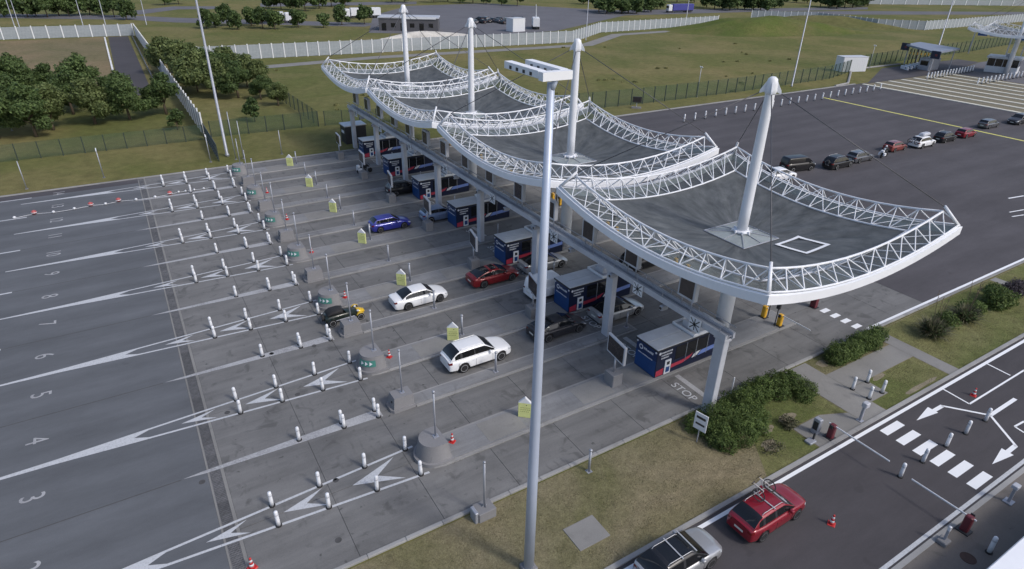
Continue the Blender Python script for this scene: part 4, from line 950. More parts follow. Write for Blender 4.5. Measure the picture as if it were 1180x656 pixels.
make_car('car','white car half hidden behind the truss of the nearest canopy','xover',P_white,group=Q,loc=(U(898,207).x,U(898,207).y,.03),rz=R(-8))
make_car('car','black off-roader with spare wheel following the black van','suv',P_black,group=Q,rails='alloy',loc=ctr((963.4,196.4),(978.7,192.6),1.97))
make_car('car','grey estate car ahead of the black off-roader','wagon',P_grey,group=Q,rails='alloy',loc=ctr((989.6,189),(1002.7,185),1.83))
make_car('car','dull red hatchback ahead of the motorcyclist','hatch',paint_mat('paint_copper_red',(.26,.06,.05),.3),group=Q,loc=ctr((1029.4,176),(1042,173.3),1.79))
wsv=make_car('car','white sport utility car with roof box and bicycles on the back','suv',P_white,group=Q,loc=ctr((1061,172.5),(1074.7,168),1.97))
make_car('car','small black crossover just ahead of the white one with a roof box','xover',P_black,group=Q,rails='alloy',loc=ctr((1088.5,165.7),(1098.4,162.6),1.84))
make_car('car','bright red hatchback touching the yellow line','hatch',P_red,group=Q,loc=ctr((1112.4,160.3),(1122,157.6),1.79))
make_car('car','grey estate car just past the yellow line','wagon',P_grey,group=Q,loc=ctr((1138.8,150),(1148.7,146),1.83))
make_car('car','dark car with pale front turned to the camera at the right edge','suv',P_dgrey,group=Q,cabin=P_grey,loc=(138.2,49.6,.03),rz=math.pi)
MB().bbox(-1.1,.9,-.42,.42,1.80,2.15,.12).build('roof_box',MT['gantry'],wsv)
# bicycles
def bicycle(label,loc,rot,group=None,frame=None):
    t=thing('bicycle',label,'bicycle',loc,0,group); t.rotation_euler=rot
    for x in (-.52,.52):
        w_=MB(); pts=[(x+.33*math.cos(a),0,.33+.33*math.sin(a)) for a in np.linspace(0,2*math.pi,21)]; w_.tube(pts,.03,5)
        for a in np.linspace(0,math.pi,6)[:-1]: w_.cyl((x-.32*math.cos(a),0,.33-.32*math.sin(a)),(x+.32*math.cos(a),0,.33+.32*math.sin(a)),.004,.004,4)
        w_.build('wheel',MT['rubber'],t)
    f=MB()
    for a,b in (((-.52,.33),(-.08,.30)),((-.08,.30),(.36,.82)),((-.20,.78),(.34,.80)),((-.08,.30),(-.22,.90)),((-.52,.33),(-.20,.78)),((.52,.33),(.34,.92))): f.cyl((a[0],0,a[1]),(b[0],0,b[1]),.02,.02,6)
    f.build('frame',frame or MT['steel'],t); MB().cyl((.32,-.28,.96),(.32,.28,.96),.015,.015,6).build('handlebar',MT['dark'],t); MB().bbox(-.34,-.12,-.06,.06,.90,.95,.02).build('saddle',MT['dark'],t); return t
rc=ctr((876.3,623.6),(914.8,597.8),1.84,.02)
bicycle('bicycle strapped on its side to the red crossover roof',(rc[0]-.15,rc[1]+.05,1.72),(R(-66),0,R(8)),None,MT['alloy_dark'])
wc=wsv.location
for i in range(2): bicycle('bicycle on the rear rack of the white car with roof box, %s one'%('inner' if i==0 else 'outer'),(wc.x-2.75-.16*i,wc.y,.75),(0,0,R(90+4*i)),'bicycles on the rear rack')
# crossbars for the two foreground cars
for nm_ in ('red crossover carrying','silver crossover with black'):
    c_=[o for o in COL.objects if o.get('label','').startswith(nm_)][0]
    for dx in (-.55,.30): MB().box(dx-.03,dx+.03,-.66,.66,1.63,1.665).build('crossbar',MT['alloy'],c_)
# spare wheel for the off-roader
c_=[o for o in COL.objects if o.get('label','').startswith('black off-roader')][0]; w_=wheel(c_,-2.62,0,.36,1,rim_l); w_.location=(-2.62,0,1.0); w_.rotation_euler=(0,0,math.pi/2); w_.name='spare_wheel'
# open-wheeled roadster
def make_roadster(label,loc):
    t=thing('roadster',label,'car',loc); Pk=paint_mat('paint_racing_dark',(.014,.022,.018)); Py=paint_mat('paint_nose_yellow',(.75,.48,.02))
    def loft(name,secs,mat):
        b=MB(); n=10
        for x,hw_,z0,z1 in secs:
            for i in range(n):
                a=2*math.pi*i/n+math.pi/n; ca,sa=math.cos(a),math.sin(a); b.v.append((x,hw_*(abs(ca)**.5)*(1 if ca>0 else -1),(z0+z1)/2+(z1-z0)/2*(abs(sa)**.5)*(1 if sa>0 else -1)))
        for k in range(len(secs)-1):
            for i in range(n): j=(i+1)%n; b.f.append((k*n+i,(k+1)*n+i,(k+1)*n+j,k*n+j))
        b.f+=[tuple(range(n)),tuple(range(len(secs)*n-1,len(secs)*n-n-1,-1))]; return b.build(name,mat,t,True)
    loft('body',[(-1.55,.52,.30,.72),(-1.3,.60,.22,.80),(-.6,.58,.18,.82),(.1,.50,.18,.80),(1.0,.40,.20,.68)],Pk)
    loft('nose',[(1.0,.405,.20,.685),(1.35,.32,.22,.60),(1.62,.20,.26,.50)],Py)
    loft('soft_top',[(-1.35,.50,.74,.90),(-1.0,.52,.74,1.14),(-.4,.50,.74,1.16),(-.12,.47,.74,1.10)],MT['rubber'])
    MB().obox((0.0,0,.93),(.08,0,-.14),(0,.46,0),(.012,0,.008)).build('windscreen',MT['glass_car'],t)
    for s in (-1,1):
        wheel(t,-1.12,s*.72,.30,s,rim_l,.20); wheel(t,1.12,s*.72,.29,s,rim_l,.18)
        b=MB(); 
        for i in range(9):
            a=R(20+i*17.5); c,sn=math.cos(a),math.sin(a)
            for y in (s*.62,s*.84): b.v.append((-1.12+.35*c,y,.30+.36*sn))
        for i in range(8): b.f.append((2*i,2*i+1,2*i+3,2*i+2))
        b.build('rear_wing',Pk,t,True); b=MB()
        for i in range(8):
            a=R(30+i*17); c,sn=math.cos(a),math.sin(a)
            for y in (s*.63,s*.82): b.v.append((1.12+.33*c,y,.29+.33*sn))
        for i in range(7): b.f.append((2*i,2*i+1,2*i+3,2*i+2))
        b.build('cycle_wing',Py,t,True); MB().cyl((1.12,s*.3,.32),(1.12,s*.66,.29),.025,.025,6).build('suspension_arm',MT['steel'],t)
        MB().lathe([(.02,.92),(.10,1.0),(.10,1.1),(.03,1.12)],12,(0,s*.38,.66),'x').build('headlight',MT['head'],t,True)
    w_=wheel(t,-1.68,0,.29,1,rim_l,.18); w_.rotation_euler=(0,0,math.pi/2); w_.location=(-1.66,0,.60); w_.name='spare_wheel'
    MB().cyl((-.9,-.56,.34),(.7,-.50,.34),.04,.04,8).build('exhaust',MT['steel'],t); return t
make_roadster('black open-wheeled roadster with yellow nose entering lane 5',ctr((382.5,377.3),(417.3,368),1.66))
# ------------------------------------------------------------ motorcycle and rider
q=U(1018,181.5); mc=thing('motorcycle','touring motorcycle with panniers waiting behind the dull red hatchback','motorcycle',(q.x,q.y,.03),R(4))
for x in (-.75,.75):
    w_=MB().lathe([(.20,-.06),(.29,-.07),(.31,0),(.29,.07),(.20,.06)],18,(x,0,.31),'y').build('wheel',MT['rubber'],mc,True); MB().lathe([(.19,-.03),(.19,.03)],12,(x,0,.31),'y').build('rim',MT['alloy'],w_)
MB().tube([(-.75,0,.62),(-.3,0,.78),(.05,0,.82),(.4,0,.98),(.62,0,.80)],[.12,.15,.19,.16,.10],10).build('body',MT['clad'],mc,True)
MB().obox((.62,0,1.12),(.10,0,-.16),(0,.22,0),(.012,0,.008)).build('windshield',MT['glass_car'],mc)
MB().cyl((.48,-.38,1.05),(.48,.38,1.05),.018,.018,6).build('handlebar',MT['dark'],mc); MB().cyl((.75,0,.31),(.5,0,1.0),.05,.05,8).build('fork',MT['steel'],mc)
for s in (-1,1): MB().bbox(-.95,-.45,min(s*.20,s*.48),max(s*.20,s*.48),.40,.80,.05).build('pannier',MT['panel'],mc)
MB().bbox(-1.0,-.62,-.24,.24,.86,1.18,.06).build('top_case',MT['panel'],mc); MB().bbox(-.6,.02,-.16,.16,.80,.88,.03).build('seat',MT['rubber'],mc)
def person(label,loc,rz,J,edges,rad,mat,extra):
    t=thing('person',label,'person',loc,rz); me=bpy.data.meshes.new('body'); me.from_pydata(J,edges,[]); me.materials.append(mat); o=inst('body',me,t)
    md=o.modifiers.new('skin','SKIN'); sv=me.skin_vertices[0].data
    for i,r in enumerate(rad): sv[i].radius=(r,r)
    sv[0].use_root=True; sm=o.modifiers.new('sub','SUBSURF'); sm.levels=1; sm.render_levels=1
    for nm,mb,m_ in extra: mb.build(nm,m_,t,True)
    return t
J=[(-.25,0,.98),(-.22,0,1.15),(-.12,0,1.40),(-.08,0,1.50),(-.06,0,1.56),(-.12,.19,1.40),(.10,.27,1.18),(.42,.30,1.08),(-.12,-.19,1.40),(.10,-.27,1.18),(.42,-.30,1.08),(-.22,.12,.95),(.20,.24,.85),(.02,.25,.45),(.14,.25,.40),(-.22,-.12,.95),(.20,-.24,.85),(.02,-.25,.45),(.14,-.25,.40)]
Eg=[(0,1),(1,2),(2,3),(3,4),(2,5),(5,6),(6,7),(2,8),(8,9),(9,10),(0,11),(11,12),(12,13),(13,14),(0,15),(15,16),(16,17),(17,18)]
rd=[.15,.15,.15,.07,.06,.08,.06,.05,.08,.06,.05,.11,.085,.06,.05,.11,.085,.06,.05]
rider=person('rider in a black and white jacket with white helmet on the motorcycle',(q.x,q.y,.03),R(4),J,Eg,rd,MT['clad'],[('helmet',MB().lathe([(.02,1.50),(.11,1.53),(.145,1.64),(.12,1.76),(.03,1.81)],14,(-.05,0,0)),MT['panel']),('visor',MB().obox((.08,0,1.66),(.02,0,0),(0,.09,0),(0,0,.05)),MT['glass_car']),('jacket_panel',MB().obox((-.325,0,1.28),(.02,0,0),(0,.13,0),(.02,0,.14)),MT['panel'])])
q=Vector((24.8,LANES[11]-.2,0)); m2=dup(mc,(q.x,q.y,.03),R(2),'dark motorcycle loaded with luggage waiting at the sixth booth in lane twelve')
J2=[tuple(v) for v in J]; person('rider in dark clothes on the motorcycle in lane twelve',(q.x,q.y,.03),R(2),J2,Eg,rd,MT['rubber'],[('helmet',MB().lathe([(.02,1.50),(.11,1.53),(.145,1.64),(.12,1.76),(.03,1.81)],14,(-.05,0,0)),MT['clad']),('visor',MB().obox((.08,0,1.66),(.02,0,0),(0,.09,0),(0,0,.05)),MT['glass_car'])])
# ------------------------------------------------------------ vegetation
def quads_mesh(name,V,mat,nper=4):
    n=len(V); me=bpy.data.meshes.new(name); me.vertices.add(n*nper); me.loops.add(n*nper); me.polygons.add(n)
    me.vertices.foreach_set('co',np.asarray(V,dtype=np.float32).ravel()); idx=np.arange(n*nper,dtype=np.int32)
    me.loops.foreach_set('vertex_index',idx); me.polygons.foreach_set('loop_start',idx[::nper]); me.polygons.foreach_set('loop_total',np.full(n,nper,dtype=np.int32))
    me.materials.append(mat); me.update(calc_edges=True); me.validate(); return me
def leaves(blobs,n,size,rg,shell=.35,squash=.8,zmin=.0,asp=.55):
    blobs=np.asarray(blobs,float); w=blobs[:,3]**2; w/=w.sum(); bi=rg.choice(len(blobs),n,p=w)
    d=rg.normal(size=(n,3)); d/=np.linalg.norm(d,axis=1)[:,None]
    rr=1-shell*rg.random(n)**1.4+rg.normal(size=n)*.05
    bumpy=1+.16*np.sin(d[:,0]*7+bi)*np.sin(d[:,1]*6+2*bi)+.12*np.sin(d[:,2]*9+bi*3)
    c=blobs[bi,:3]+d*(blobs[bi,3]*rr*bumpy)[:,None]*np.array([1,1,squash])
    keep=c[:,2]>zmin; c=c[keep]; d=d[keep]; n=len(c)
    nm=d+rg.normal(size=(n,3))*.75+np.array([0,0,.35]); nm/=np.linalg.norm(nm,axis=1)[:,None]
    a=np.cross(nm,rg.normal(size=(n,3))); a/=np.linalg.norm(a,axis=1)[:,None]; b=np.cross(nm,a)
    s=(size*(.6+.8*rg.random(n)))[:,None]
    return np.stack([c-a*s,c-b*s*asp+nm*s*.1,c+a*s,c+b*s*asp+nm*s*.1],1)
def tree_meshes(seed,h,rad,n,size,leaf,stem=.25):
    rg=np.random.default_rng(seed); rr=random.Random(seed)
    blobs=[(0,0,h*.60,rad*.62)]
    for i in range(9):
        a=rr.uniform(0,6.28); e=rr.uniform(.35,.80); blobs.append((rad*e*math.cos(a),rad*e*math.sin(a),h*rr.uniform(.27,.78),rad*rr.uniform(.28,.46)))
    for i in range(3): a=rr.uniform(0,6.28); blobs.append((rad*.25*math.cos(a),rad*.25*math.sin(a),h*rr.uniform(.80,.90),rad*rr.uniform(.24,.36)))
    cm=quads_mesh('crown',leaves(blobs,n,size,rg,.45,.85,h*.14),MT[leaf])
    tb=MB(); tb.tube([(0,0,-.1),(.05,.03,h*.2),(-.04,.08,h*.45),(0,0,h*.7)],[stem,stem*.75,stem*.5,stem*.2],8)
    for b in blobs[1:8]: tb.tube([(0,.03,h*.25),(b[0]*.4,b[1]*.4,h*.25+(b[2]-h*.25)*.55),(b[0]*.9,b[1]*.9,b[2])],[stem*.45,stem*.3,stem*.12],5)
    return cm,tb.mesh('trunk',MT['bark'],True)
TV=[tree_meshes(11,8.2,3.6,9500,.20,'leaf_mid'),tree_meshes(12,7.6,3.3,9000,.20,'leaf_dark'),tree_meshes(13,7.0,3.2,8000,.20,'leaf_olive'),tree_meshes(14,4.0,1.6,1500,.20,'leaf_dark',.10),tree_meshes(15,5.5,3.0,7500,.19,'leaf_olive',.12)]
FV=[tree_meshes(21,8.5,4.2,1500,.55,'leaf_dark'),tree_meshes(22,7.5,3.8,1400,.55,'leaf_mid'),tree_meshes(23,9.5,5.0,1700,.6,'leaf_dark')]
def tree(v,x,y,s,label,group,name='tree',sz=1.0):
    t=thing(name,label,'tree',(x,y,0),random.uniform(0,6.28),group); t.scale=(s,s,s*sz); inst('crown',v[0],t); inst('trunk',v[1],t); return t
G1='trees behind the left fence'
left=[(-1,160,0,1.05),(20,146,1,1.1),(42,158,0,.95),(62,150,2,.98),(85,132,1,1.0),(110,143,2,1.02),(100,122,0,1.05),(150,138,0,.92),(130,128,1,.8),(30,118,0,1.0),(58,112,1,.85),(4,120,1,1.1)]
for i,(px,py,v,s) in enumerate(sorted(left)):
    q=U(px,py); tree(TV[v],q.x,q.y,s,'leafy tree behind the left green fence, %s from the left edge'%OW(i+1),G1)
q=U(192,132); tree(TV[1],q.x,q.y,.95,'dark tree standing against the end of the white side fence',G1)
q=U(205,150); tree(TV[3],q.x,q.y,.85,'sparse young tree before the dark tree at the white side fence',G1)
G2='bushy trees right of the white side fence'
for i,(px,py,v,s) in enumerate(((197,86,4,1.1),(212,95,4,1.15),(228,106,4,1.1),(243,99,0,.7),(250,112,4,1.0),(262,103,1,.75),(275,113,1,.72),(285,100,4,.9),(300,102,2,.62),(222,84,4,.9),(262,90,4,.9))):
    q=U(px,py); tree(TV[v],q.x,q.y,s*1.3,'bushy olive tree right of the white side fence, %s of the thicket from the left'%OW(i+1),G2)
q=U(301,115); tree(TV[1],q.x,q.y,.62,'dark tree at the right end of the thicket',G2); q=U(321,122); tree(TV[2],q.x,q.y,.60,'reddish olive tree alone on the grass right of the thicket',G2); q=U(294,140); tree(TV[3],q.x,q.y,1.0,'small round dark tree just behind the green fence',G2); q=U(312,112); tree(TV[1],q.x,q.y,.5,'small dark tree between the thicket and the grass',G2)
G3='distant trees beyond the white fence'
fl=[(5,20),(18,19),(32,20),(42,19),(55,20),(68,18),(80,19),(92,18),(104,17),(118,18),(132,20),(146,23),(0,12),(190,6),(206,5),(238,33),(248,32),(262,30),(274,34),(290,30),(303,33),(317,34),(344,32),(373,32),(394,29),(420,28),(310,10),(324,11),(338,12),(352,13),(368,10),(382,8),(398,7),(500,3),(516,2),(530,4),(545,4),(560,5),(578,6),(596,7),(452,3),(466,3)]
for i,(px,py) in enumerate(sorted(fl)):
    q=U(px,py); v=FV[i%3]; s=.62+.25*random.random() if py>24 else .8+.35*random.random()
    tree(v,q.x,q.y,s,'distant tree beyond the white fence, %s counted from the left'%OW(i+1),G3)
wood=[(690,14),(699,16),(708,14),(716,16),(724,15),(733,16),(742,14),(750,14),(757,11),(705,10),(730,10),(748,9),(814,9),(823,11),(832,11),(841,12),(850,11),(858,11),(868,12),(876,12),(884,13),(892,10),(900,6),(945,8),(955,9),(964,10),(973,9),(982,9),(991,8),(1000,7),(672,5),(780,3),(800,3),(918,3),(930,4)]
for i,(px,py) in enumerate(sorted(wood)):
    q=U(px,py); tree(FV[(i*2)%3],q.x,q.y,1.0+.4*random.random(),'dark tree of the far copses along the upper edge, %s from the left'%OW(i+1),G3,sz=.8)
def shrub(name,label,blobs,n,size,leaf,cat,squash=.9,group=None):
    x0,y0=blobs[0][0],blobs[0][1]; rg=np.random.default_rng(abs(hash(label))%1000 if False else len(label)*7)
    t=thing(name,label,cat,(x0,y0,0),0,group); B=[(b[0]-x0,b[1]-y0,b[2],b[3]) for b in blobs]
    inst('foliage',quads_mesh('foliage',leaves(B,n,size,rg,.30,squash,.02,.5),MT[leaf]),t)
    s=MB()
    for b in B:
        for k in range(3): a=2.1*k+b[0]; s.tube([(b[0]*.98,b[1]*.98,0),(b[0]+.2*b[3]*math.cos(a),b[1]+.2*b[3]*math.sin(a),b[2]*.8),(b[0]+.55*b[3]*math.cos(a),b[1]+.55*b[3]*math.sin(a),b[2]+b[3]*.35)],[.035,.025,.012],5)
    s.build('stems',MT['bark'],t); return t
H=[(27.3,18.9,.45,1.25),(25.9,19.5,.3,.85),(26.2,18.2,.4,1.05),(26.1,17.5,.35,.85),(27.5,17.6,.4,1.1),(28.7,18.4,.4,1.15),(29.4,19.5,.45,1.05),(28.9,17.6,.3,.8),(29.8,18.3,.3,.75),(30.8,19.6,.45,1.0),(32.1,19.8,.45,.95),(33.4,19.7,.4,.95),(34.5,19.2,.35,.9),(35.0,18.4,.25,.7),(34.2,18.1,.25,.65),(32.9,19.0,.3,.7),(35.0,19.9,.3,.6)]
shrub('hedge','large irregular dark green hedge around the gantry foot',H,62000,.055,'leaf_hedge','hedge',.85)
H=[(40+i*.8,19.65+.15*math.sin(i*2.1)+.02*i,.45,.80+.1*math.sin(i*1.7)) for i in range(8)]
shrub('hedge','long rounded green hedge beside the plaza kerb and footpath',H,30000,.055,'leaf_hedge','hedge',.9)
shrub('shrub','pale flowering shrub at the right corner of the large hedge',[(30.9,16.9,.35,.42),(31.1,16.6,.3,.35),(30.7,16.6,.2,.3)],900,.06,'leaf_flax','shrub'); shrub('shrub','low pale rose bush on the lawn before the large hedge',[(27.9,15.9,.15,.45),(28.3,15.6,.12,.4),(28.6,16.2,.12,.4),(28.9,15.8,.1,.35)],700,.05,'leaf_flax','shrub')
shrub('shrub','round dense green shrub between the flax and the purple shrub',[(59.8,18.0,.7,1.0),(60.5,17.6,.6,.9),(59.2,17.7,.5,.8),(60.6,18.5,.8,.8)],5200,.085,'leaf_hedge','shrub'); shrub('shrub','purple-grey shrub at the right edge of the planting',[(63.4,18.1,.5,.9),(64.2,18.0,.5,.8),(62.7,18.3,.4,.7)],3200,.08,'leaf_purple','shrub'); shrub('shrub','low green shrub between the two flax plants',[(52.5,18.2,.4,.8),(53.1,18.6,.3,.7),(56.2,18.6,.4,.8),(57.0,18.2,.4,.7)],3800,.08,'leaf_hedge','shrub')
for i,(x,y,s) in enumerate(((62.0,19.3,.6),(66.5,18.0,.8),(70,17.8,.8))): shrub('shrub','small olive shrub in the right planting bed, %s from the footpath'%OW(i+1),[(x,y,.4*s,.8*s),(x+.5*s,y+.2,.35*s,.6*s)],1500,.08,'leaf_mid','shrub')
def flax(label,x,y,s,n,seed):
    rg=random.Random(seed); t=thing('flax_plant',label,'plant',(x,y,0),0,'spiky flax plants in the right planting bed'); V=[]
    for i in range(n):
        a=rg.uniform(0,6.28); e=rg.uniform(.1,1.9); L=s*rg.uniform(.75,1.15); w=.052*s*rg.uniform(.7,1.3); d=Vector((math.cos(a),math.sin(a),0)); sd_=Vector((-d.y,d.x,0)); P=[]; p=d*rg.uniform(0,.25)*s
        for k in range(5):
            ang=1.52-e*.50-(k/4)**1.6*e*.75; P.append(p.copy()); p=p+(d*math.cos(ang)+Vector((0,0,math.sin(ang))))*(L/4)
        for k in range(4):
            w0=w*(1-.22*k); w1=w*(1-.22*(k+1)) if k<3 else .004; V.append([P[k]-sd_*w0,P[k]+sd_*w0,P[k+1]+sd_*w1,P[k+1]-sd_*w1])
    inst('core_foliage',quads_mesh('core_foliage',leaves([(0,0,.35*s,.55*s)],700,.10,np.random.default_rng(seed),.6,.7,.02,.3),MT['leaf_dark']),t)
    inst('leaves',quads_mesh('leaves',np.array([[tuple(c) for c in q_] for q_ in V]),MT['leaf_flax']),t)
    for i in range(4):
        a=rg.uniform(0,6.28); lean=rg.uniform(.05,.3); h=s*rg.uniform(1.9,2.7); tp=Vector((math.cos(a)*lean*h*.6,math.sin(a)*lean*h*.6,h)); st=MB().tube([(0,0,0),tp*.55,tp],[.02,.016,.01],5); 
        for k in range(5): pp=tp*(.72+.07*k); st.obox(pp+Vector((.06*(-1)**k,0,.03)),(.05,0,.02),(0,.015,0),(0,0,.03))
        st.build('flower_stalk',MT['bark'],t)
flax('larger spiky flax plant nearest the footpath',49.9,18.0,1.55,260,3); flax('spiky flax plant with tall stalks right of the larger one',54.6,17.9,1.45,220,4)
# grass blades on the near verge
rg=np.random.default_rng(5); n=85000; xy=np.stack([rg.uniform(2,68,n),rg.uniform(14.5,20.55,n)],1)
cl=np.sin(xy[:,0]*1.7+np.sin(xy[:,1]*2.3))*np.sin(xy[:,1]*2.9+xy[:,0]*.6); keep=(cl+rg.normal(size=n)*.7>-.1)
for (x0,x1,y0,y1) in ((35.4,38,14,21),(37.8,45.8,17.0,19.0),(45.6,47.1,14,21),(37.8,39.9,15.4,17.2),(30.9,35.5,14,16.5),(14.0,16.1,15.7,17.5),(64.5,65.7,14,21)): keep&=~((xy[:,0]>x0)&(xy[:,0]<x1)&(xy[:,1]>y0)&(xy[:,1]<y1))
xy=xy[keep]; n=len(xy); a=rg.uniform(0,6.28,n); hh=rg.uniform(.03,.085,n); ww=rg.uniform(.008,.016,n); tl=rg.normal(size=(n,2))*.03
V=np.zeros((n,3,3)); V[:,0,:2]=xy-np.stack([np.cos(a),np.sin(a)],1)*ww[:,None]; V[:,1,:2]=xy+np.stack([np.cos(a),np.sin(a)],1)*ww[:,None]; V[:,2,:2]=xy+tl; V[:,0,2]=V[:,1,2]=.012; V[:,2,2]=.012+hh
tag(inst('grass_blades',quads_mesh('grass_blades',V,leaf_mat('leaf_verge',(.10,.10,.045),(.27,.24,.15)),3)),'short dry grass blades growing on the near verge','grass',kind='stuff')
# tufts along the far grass field
rg=np.random.default_rng(9); B=[]
for i in range(60):
    px,py=rg.uniform(300,1000),rg.uniform(44,130); q=U(px,py)
    if q.y>92 and q.y<168: B.append((q.x,q.y,.1,rg.uniform(.25,.6)))
tag(inst('grass_tufts',quads_mesh('grass_tufts',leaves(B,5000,.20,rg,.5,.35,.0),MT['leaf_tuft'])),'scattered coarse tufts over the far grass field','grass',kind='stuff')
# ------------------------------------------------------------ fences
def fence(name,label,pts,h,sp,pm,mm,pr=.06,group=None,top=0,rail=False):
    o0=Vector((*pts[0],0)); t=thing(name,label,'fence',o0,0,group); post=MB().bbox(-pr,pr,-pr,pr,0,h+top,.01).mesh('post',MT[pm])
    for a,b in zip(pts[:-1],pts[1:]):
        a=Vector((*a,0));b=Vector((*b,0));L=(b-a).length;n=max(1,round(L/sp));d=(b-a)/n; ang=math.atan2(d.y,d.x)
        pn=MB().box(pr,d.length-pr,-.02,.02,.08,h).mesh('mesh_panel',MT[mm])
        for i in range(n):
            p=a+d*i-o0; inst('post',post,t,p,ang); inst('mesh_panel',pn,t,p,ang)
    inst('post',post,t,b-o0); return t
fence('green_fence','long green mesh fence before the left trees',[(-60,104.2),(9.1,103.6)],2.3,2.6,'fpost','fmesh',.055)
fence('green_fence','dense blue-grey palisade return at the fence corner by the lamp',[(9.3,104.0),(9.2,91.2)],2.4,1.3,'fpost','fmesh_blue',.06)
fence('green_fence','green mesh fence right of the left lamp mast',[(10.2,104.5),(26.4,103.9),(25.5,134)],2.5,2.7,'fpost','fmesh',.065)
fence('green_fence','green mesh fence along the field behind the canopies',[(27.5,104.0),(60,95.8)],2.4,2.7,'fpost','fmesh',.06)
fence('green_fence','long green mesh fence behind the dark yard',[(60.4,95.6),(84,93.2),(113,92.8),(148,94.4),(172,101)],3.1,2.9,'fpost','fmesh',.075)
fence('green_fence','green mesh fence around the far right kiosk',[(172.5,101.2),(200,104),(240,106),(300,112)],3.3,3.2,'fpost','fmesh',.08)
fence('white_fence','white panel fence behind the dry field at upper left',[(-90,248),(-30,247),(7.6,243.8)],3.4,3.9,'wpost','wmesh',.14,top=.25)
fence('white_fence','white side fence running away along the perimeter road',[(9.35,105.6),(8.1,243.5)],3.3,3.1,'wpost','wmesh',.10,top=.4)
fence('white_fence','long white panel fence across the middle distance',[(9.6,182),(60,178.6),(130,175.3),(156,194),(222,198)],3.5,2.9,'wpost','wmesh',.12,top=.2)
fence('white_fence','white panel fence beyond the grass mound at upper right',[(262,214),(283,194),(280,163),(293,150),(320,150.5),(420,154)],3.5,2.9,'wpost','wmesh',.12,top=.2)
fence('white_fence','farthest white fence along the upper right edge',[U(1000,5).to_2d()[:],U(1180,7).to_2d()[:]],6,9,'wpost','wmesh',.2)
fence('side_wall','low dark slatted barrier between the perimeter road and the white fence',[(6.4,150),(6.9,243)],.9,3.2,'steel','fmesh_blue',.06)
# ------------------------------------------------------------ far ground features
struct('patrol_track',MB().sheet([(28,168.5),(60,172.5),(130,170.5),(157,188.5),(230,192),(230,188),(158,184),(131,166),(60,168),(28,164)],.02),MT['path'])
def px_sheet(name,pts,mat,z=.02): return struct(name,MB().sheet([tuple(U(*p))[:2] for p in pts],z),MT[mat])
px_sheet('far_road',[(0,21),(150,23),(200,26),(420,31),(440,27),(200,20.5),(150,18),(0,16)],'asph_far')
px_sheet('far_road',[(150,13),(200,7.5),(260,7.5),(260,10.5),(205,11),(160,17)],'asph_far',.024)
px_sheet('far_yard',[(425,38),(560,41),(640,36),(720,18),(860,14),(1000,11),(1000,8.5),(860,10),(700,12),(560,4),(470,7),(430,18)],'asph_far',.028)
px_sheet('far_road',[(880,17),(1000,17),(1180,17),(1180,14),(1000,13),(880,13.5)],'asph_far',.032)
px_sheet('far_asphalt_strip',[(300,4),(480,2),(480,5),(300,8)],'asph_far',.02)
def hill(name,cx,cy,rx,ry,h,mat,rz=0,seed=0):
    b=MB(); nr,na=14,40; c,s=math.cos(rz),math.sin(rz); b.v.append((cx,cy,h))
    for i in range(1,nr+1):
        r=i/nr
        for j in range(na):
            a=2*math.pi*j/na; k=1+.12*math.sin(3*a+seed)+.08*math.sin(7*a+2*seed); x=rx*r*math.cos(a)*k; y=ry*r*math.sin(a)*k
            z=h*(.5+.5*math.cos(math.pi*r))*(1+.08*math.sin(x*.3)*math.sin(y*.4+seed)); b.v.append((cx+c*x-s*y,cy+s*x+c*y,z if i<nr else -.05))
    for j in range(na): b.f.append((0,1+j,1+(j+1)%na))
    for i in range(nr-1):
        for j in range(na): p=1+i*na; b.f.append((p+j,p+na+j,p+na+(j+1)%na,p+(j+1)%na))
    return struct(name,b,mat,None,True)
q=U(855,34); hill('grass_mound',218,172,46,15,5.6,grass_mat('grass_mound',(.095,.120,.035),(.15,.14,.06),.55,2.0),R(-25),1)
hill('grass_bank',275,182,38,14,3.5,MT['grass'],R(-70),2)
hill('chalk_bank',88,196,28,7,3.0,M('chalk',(.52,.50,.46),.95,0,.25,.4),R(-4),4)
# ------------------------------------------------------------ far vehicles and buildings
def lorry(label,loc,rz,box,L=13.2,cabm=None):
    t=thing('lorry',label,'lorry',loc,rz,'lorries beyond the white fence'); MB().bbox(-L/2-1,L/2-1.6,-1.25,1.25,1.1,4.0,.06).build('trailer_box',box,t)
    MB().bbox(L/2-1.2,L/2+1.1,-1.24,1.24,.9,3.7,.25).build('cab',cabm or MT['panel'],t); MB().box(L/2+1.101,L/2+1.12,-1.05,1.05,2.2,3.1).build('windscreen',MT['glass_car'],t)
    MB().box(-L/2-.8,L/2+.8,-.9,.9,.6,1.08).build('chassis',MT['dark'],t)
    for x in (-L/2+.5,-L/2+1.8,-L/2+3.1,L/2-1.4,L/2+.3):
        for s in (-1,1): wheel(t,x,s*1.1,.5,s,rim_d,.3)
    return t
P_blu=M('tarpaulin_blue',(.045,.05,.26),.6)
for px,py,rz,bm,cm,lb in ((312,27,R(-6),MT['panel'],MT['panel'],'white articulated lorry behind the small distant trees'),(418,21,R(176),MT['panel'],MT['panel'],'white box lorry left of the low dark building'),(783,14.5,R(172),P_blu,MT['panel'],'blue articulated lorry near the upper edge')):
    q=U(px,py); lorry(lb,(q.x,q.y,0),rz,bm,cabm=cm)
q=U(617,33); t=lorry('white tipper lorry with raised arm beside the white container',(q.x,q.y,0),R(60),MT['panel'],7.0); MB().cyl((-2.5,0,4),(-5.0,.3,8.6),.25,.18,8).build('crane_arm',MT['panel'],t)
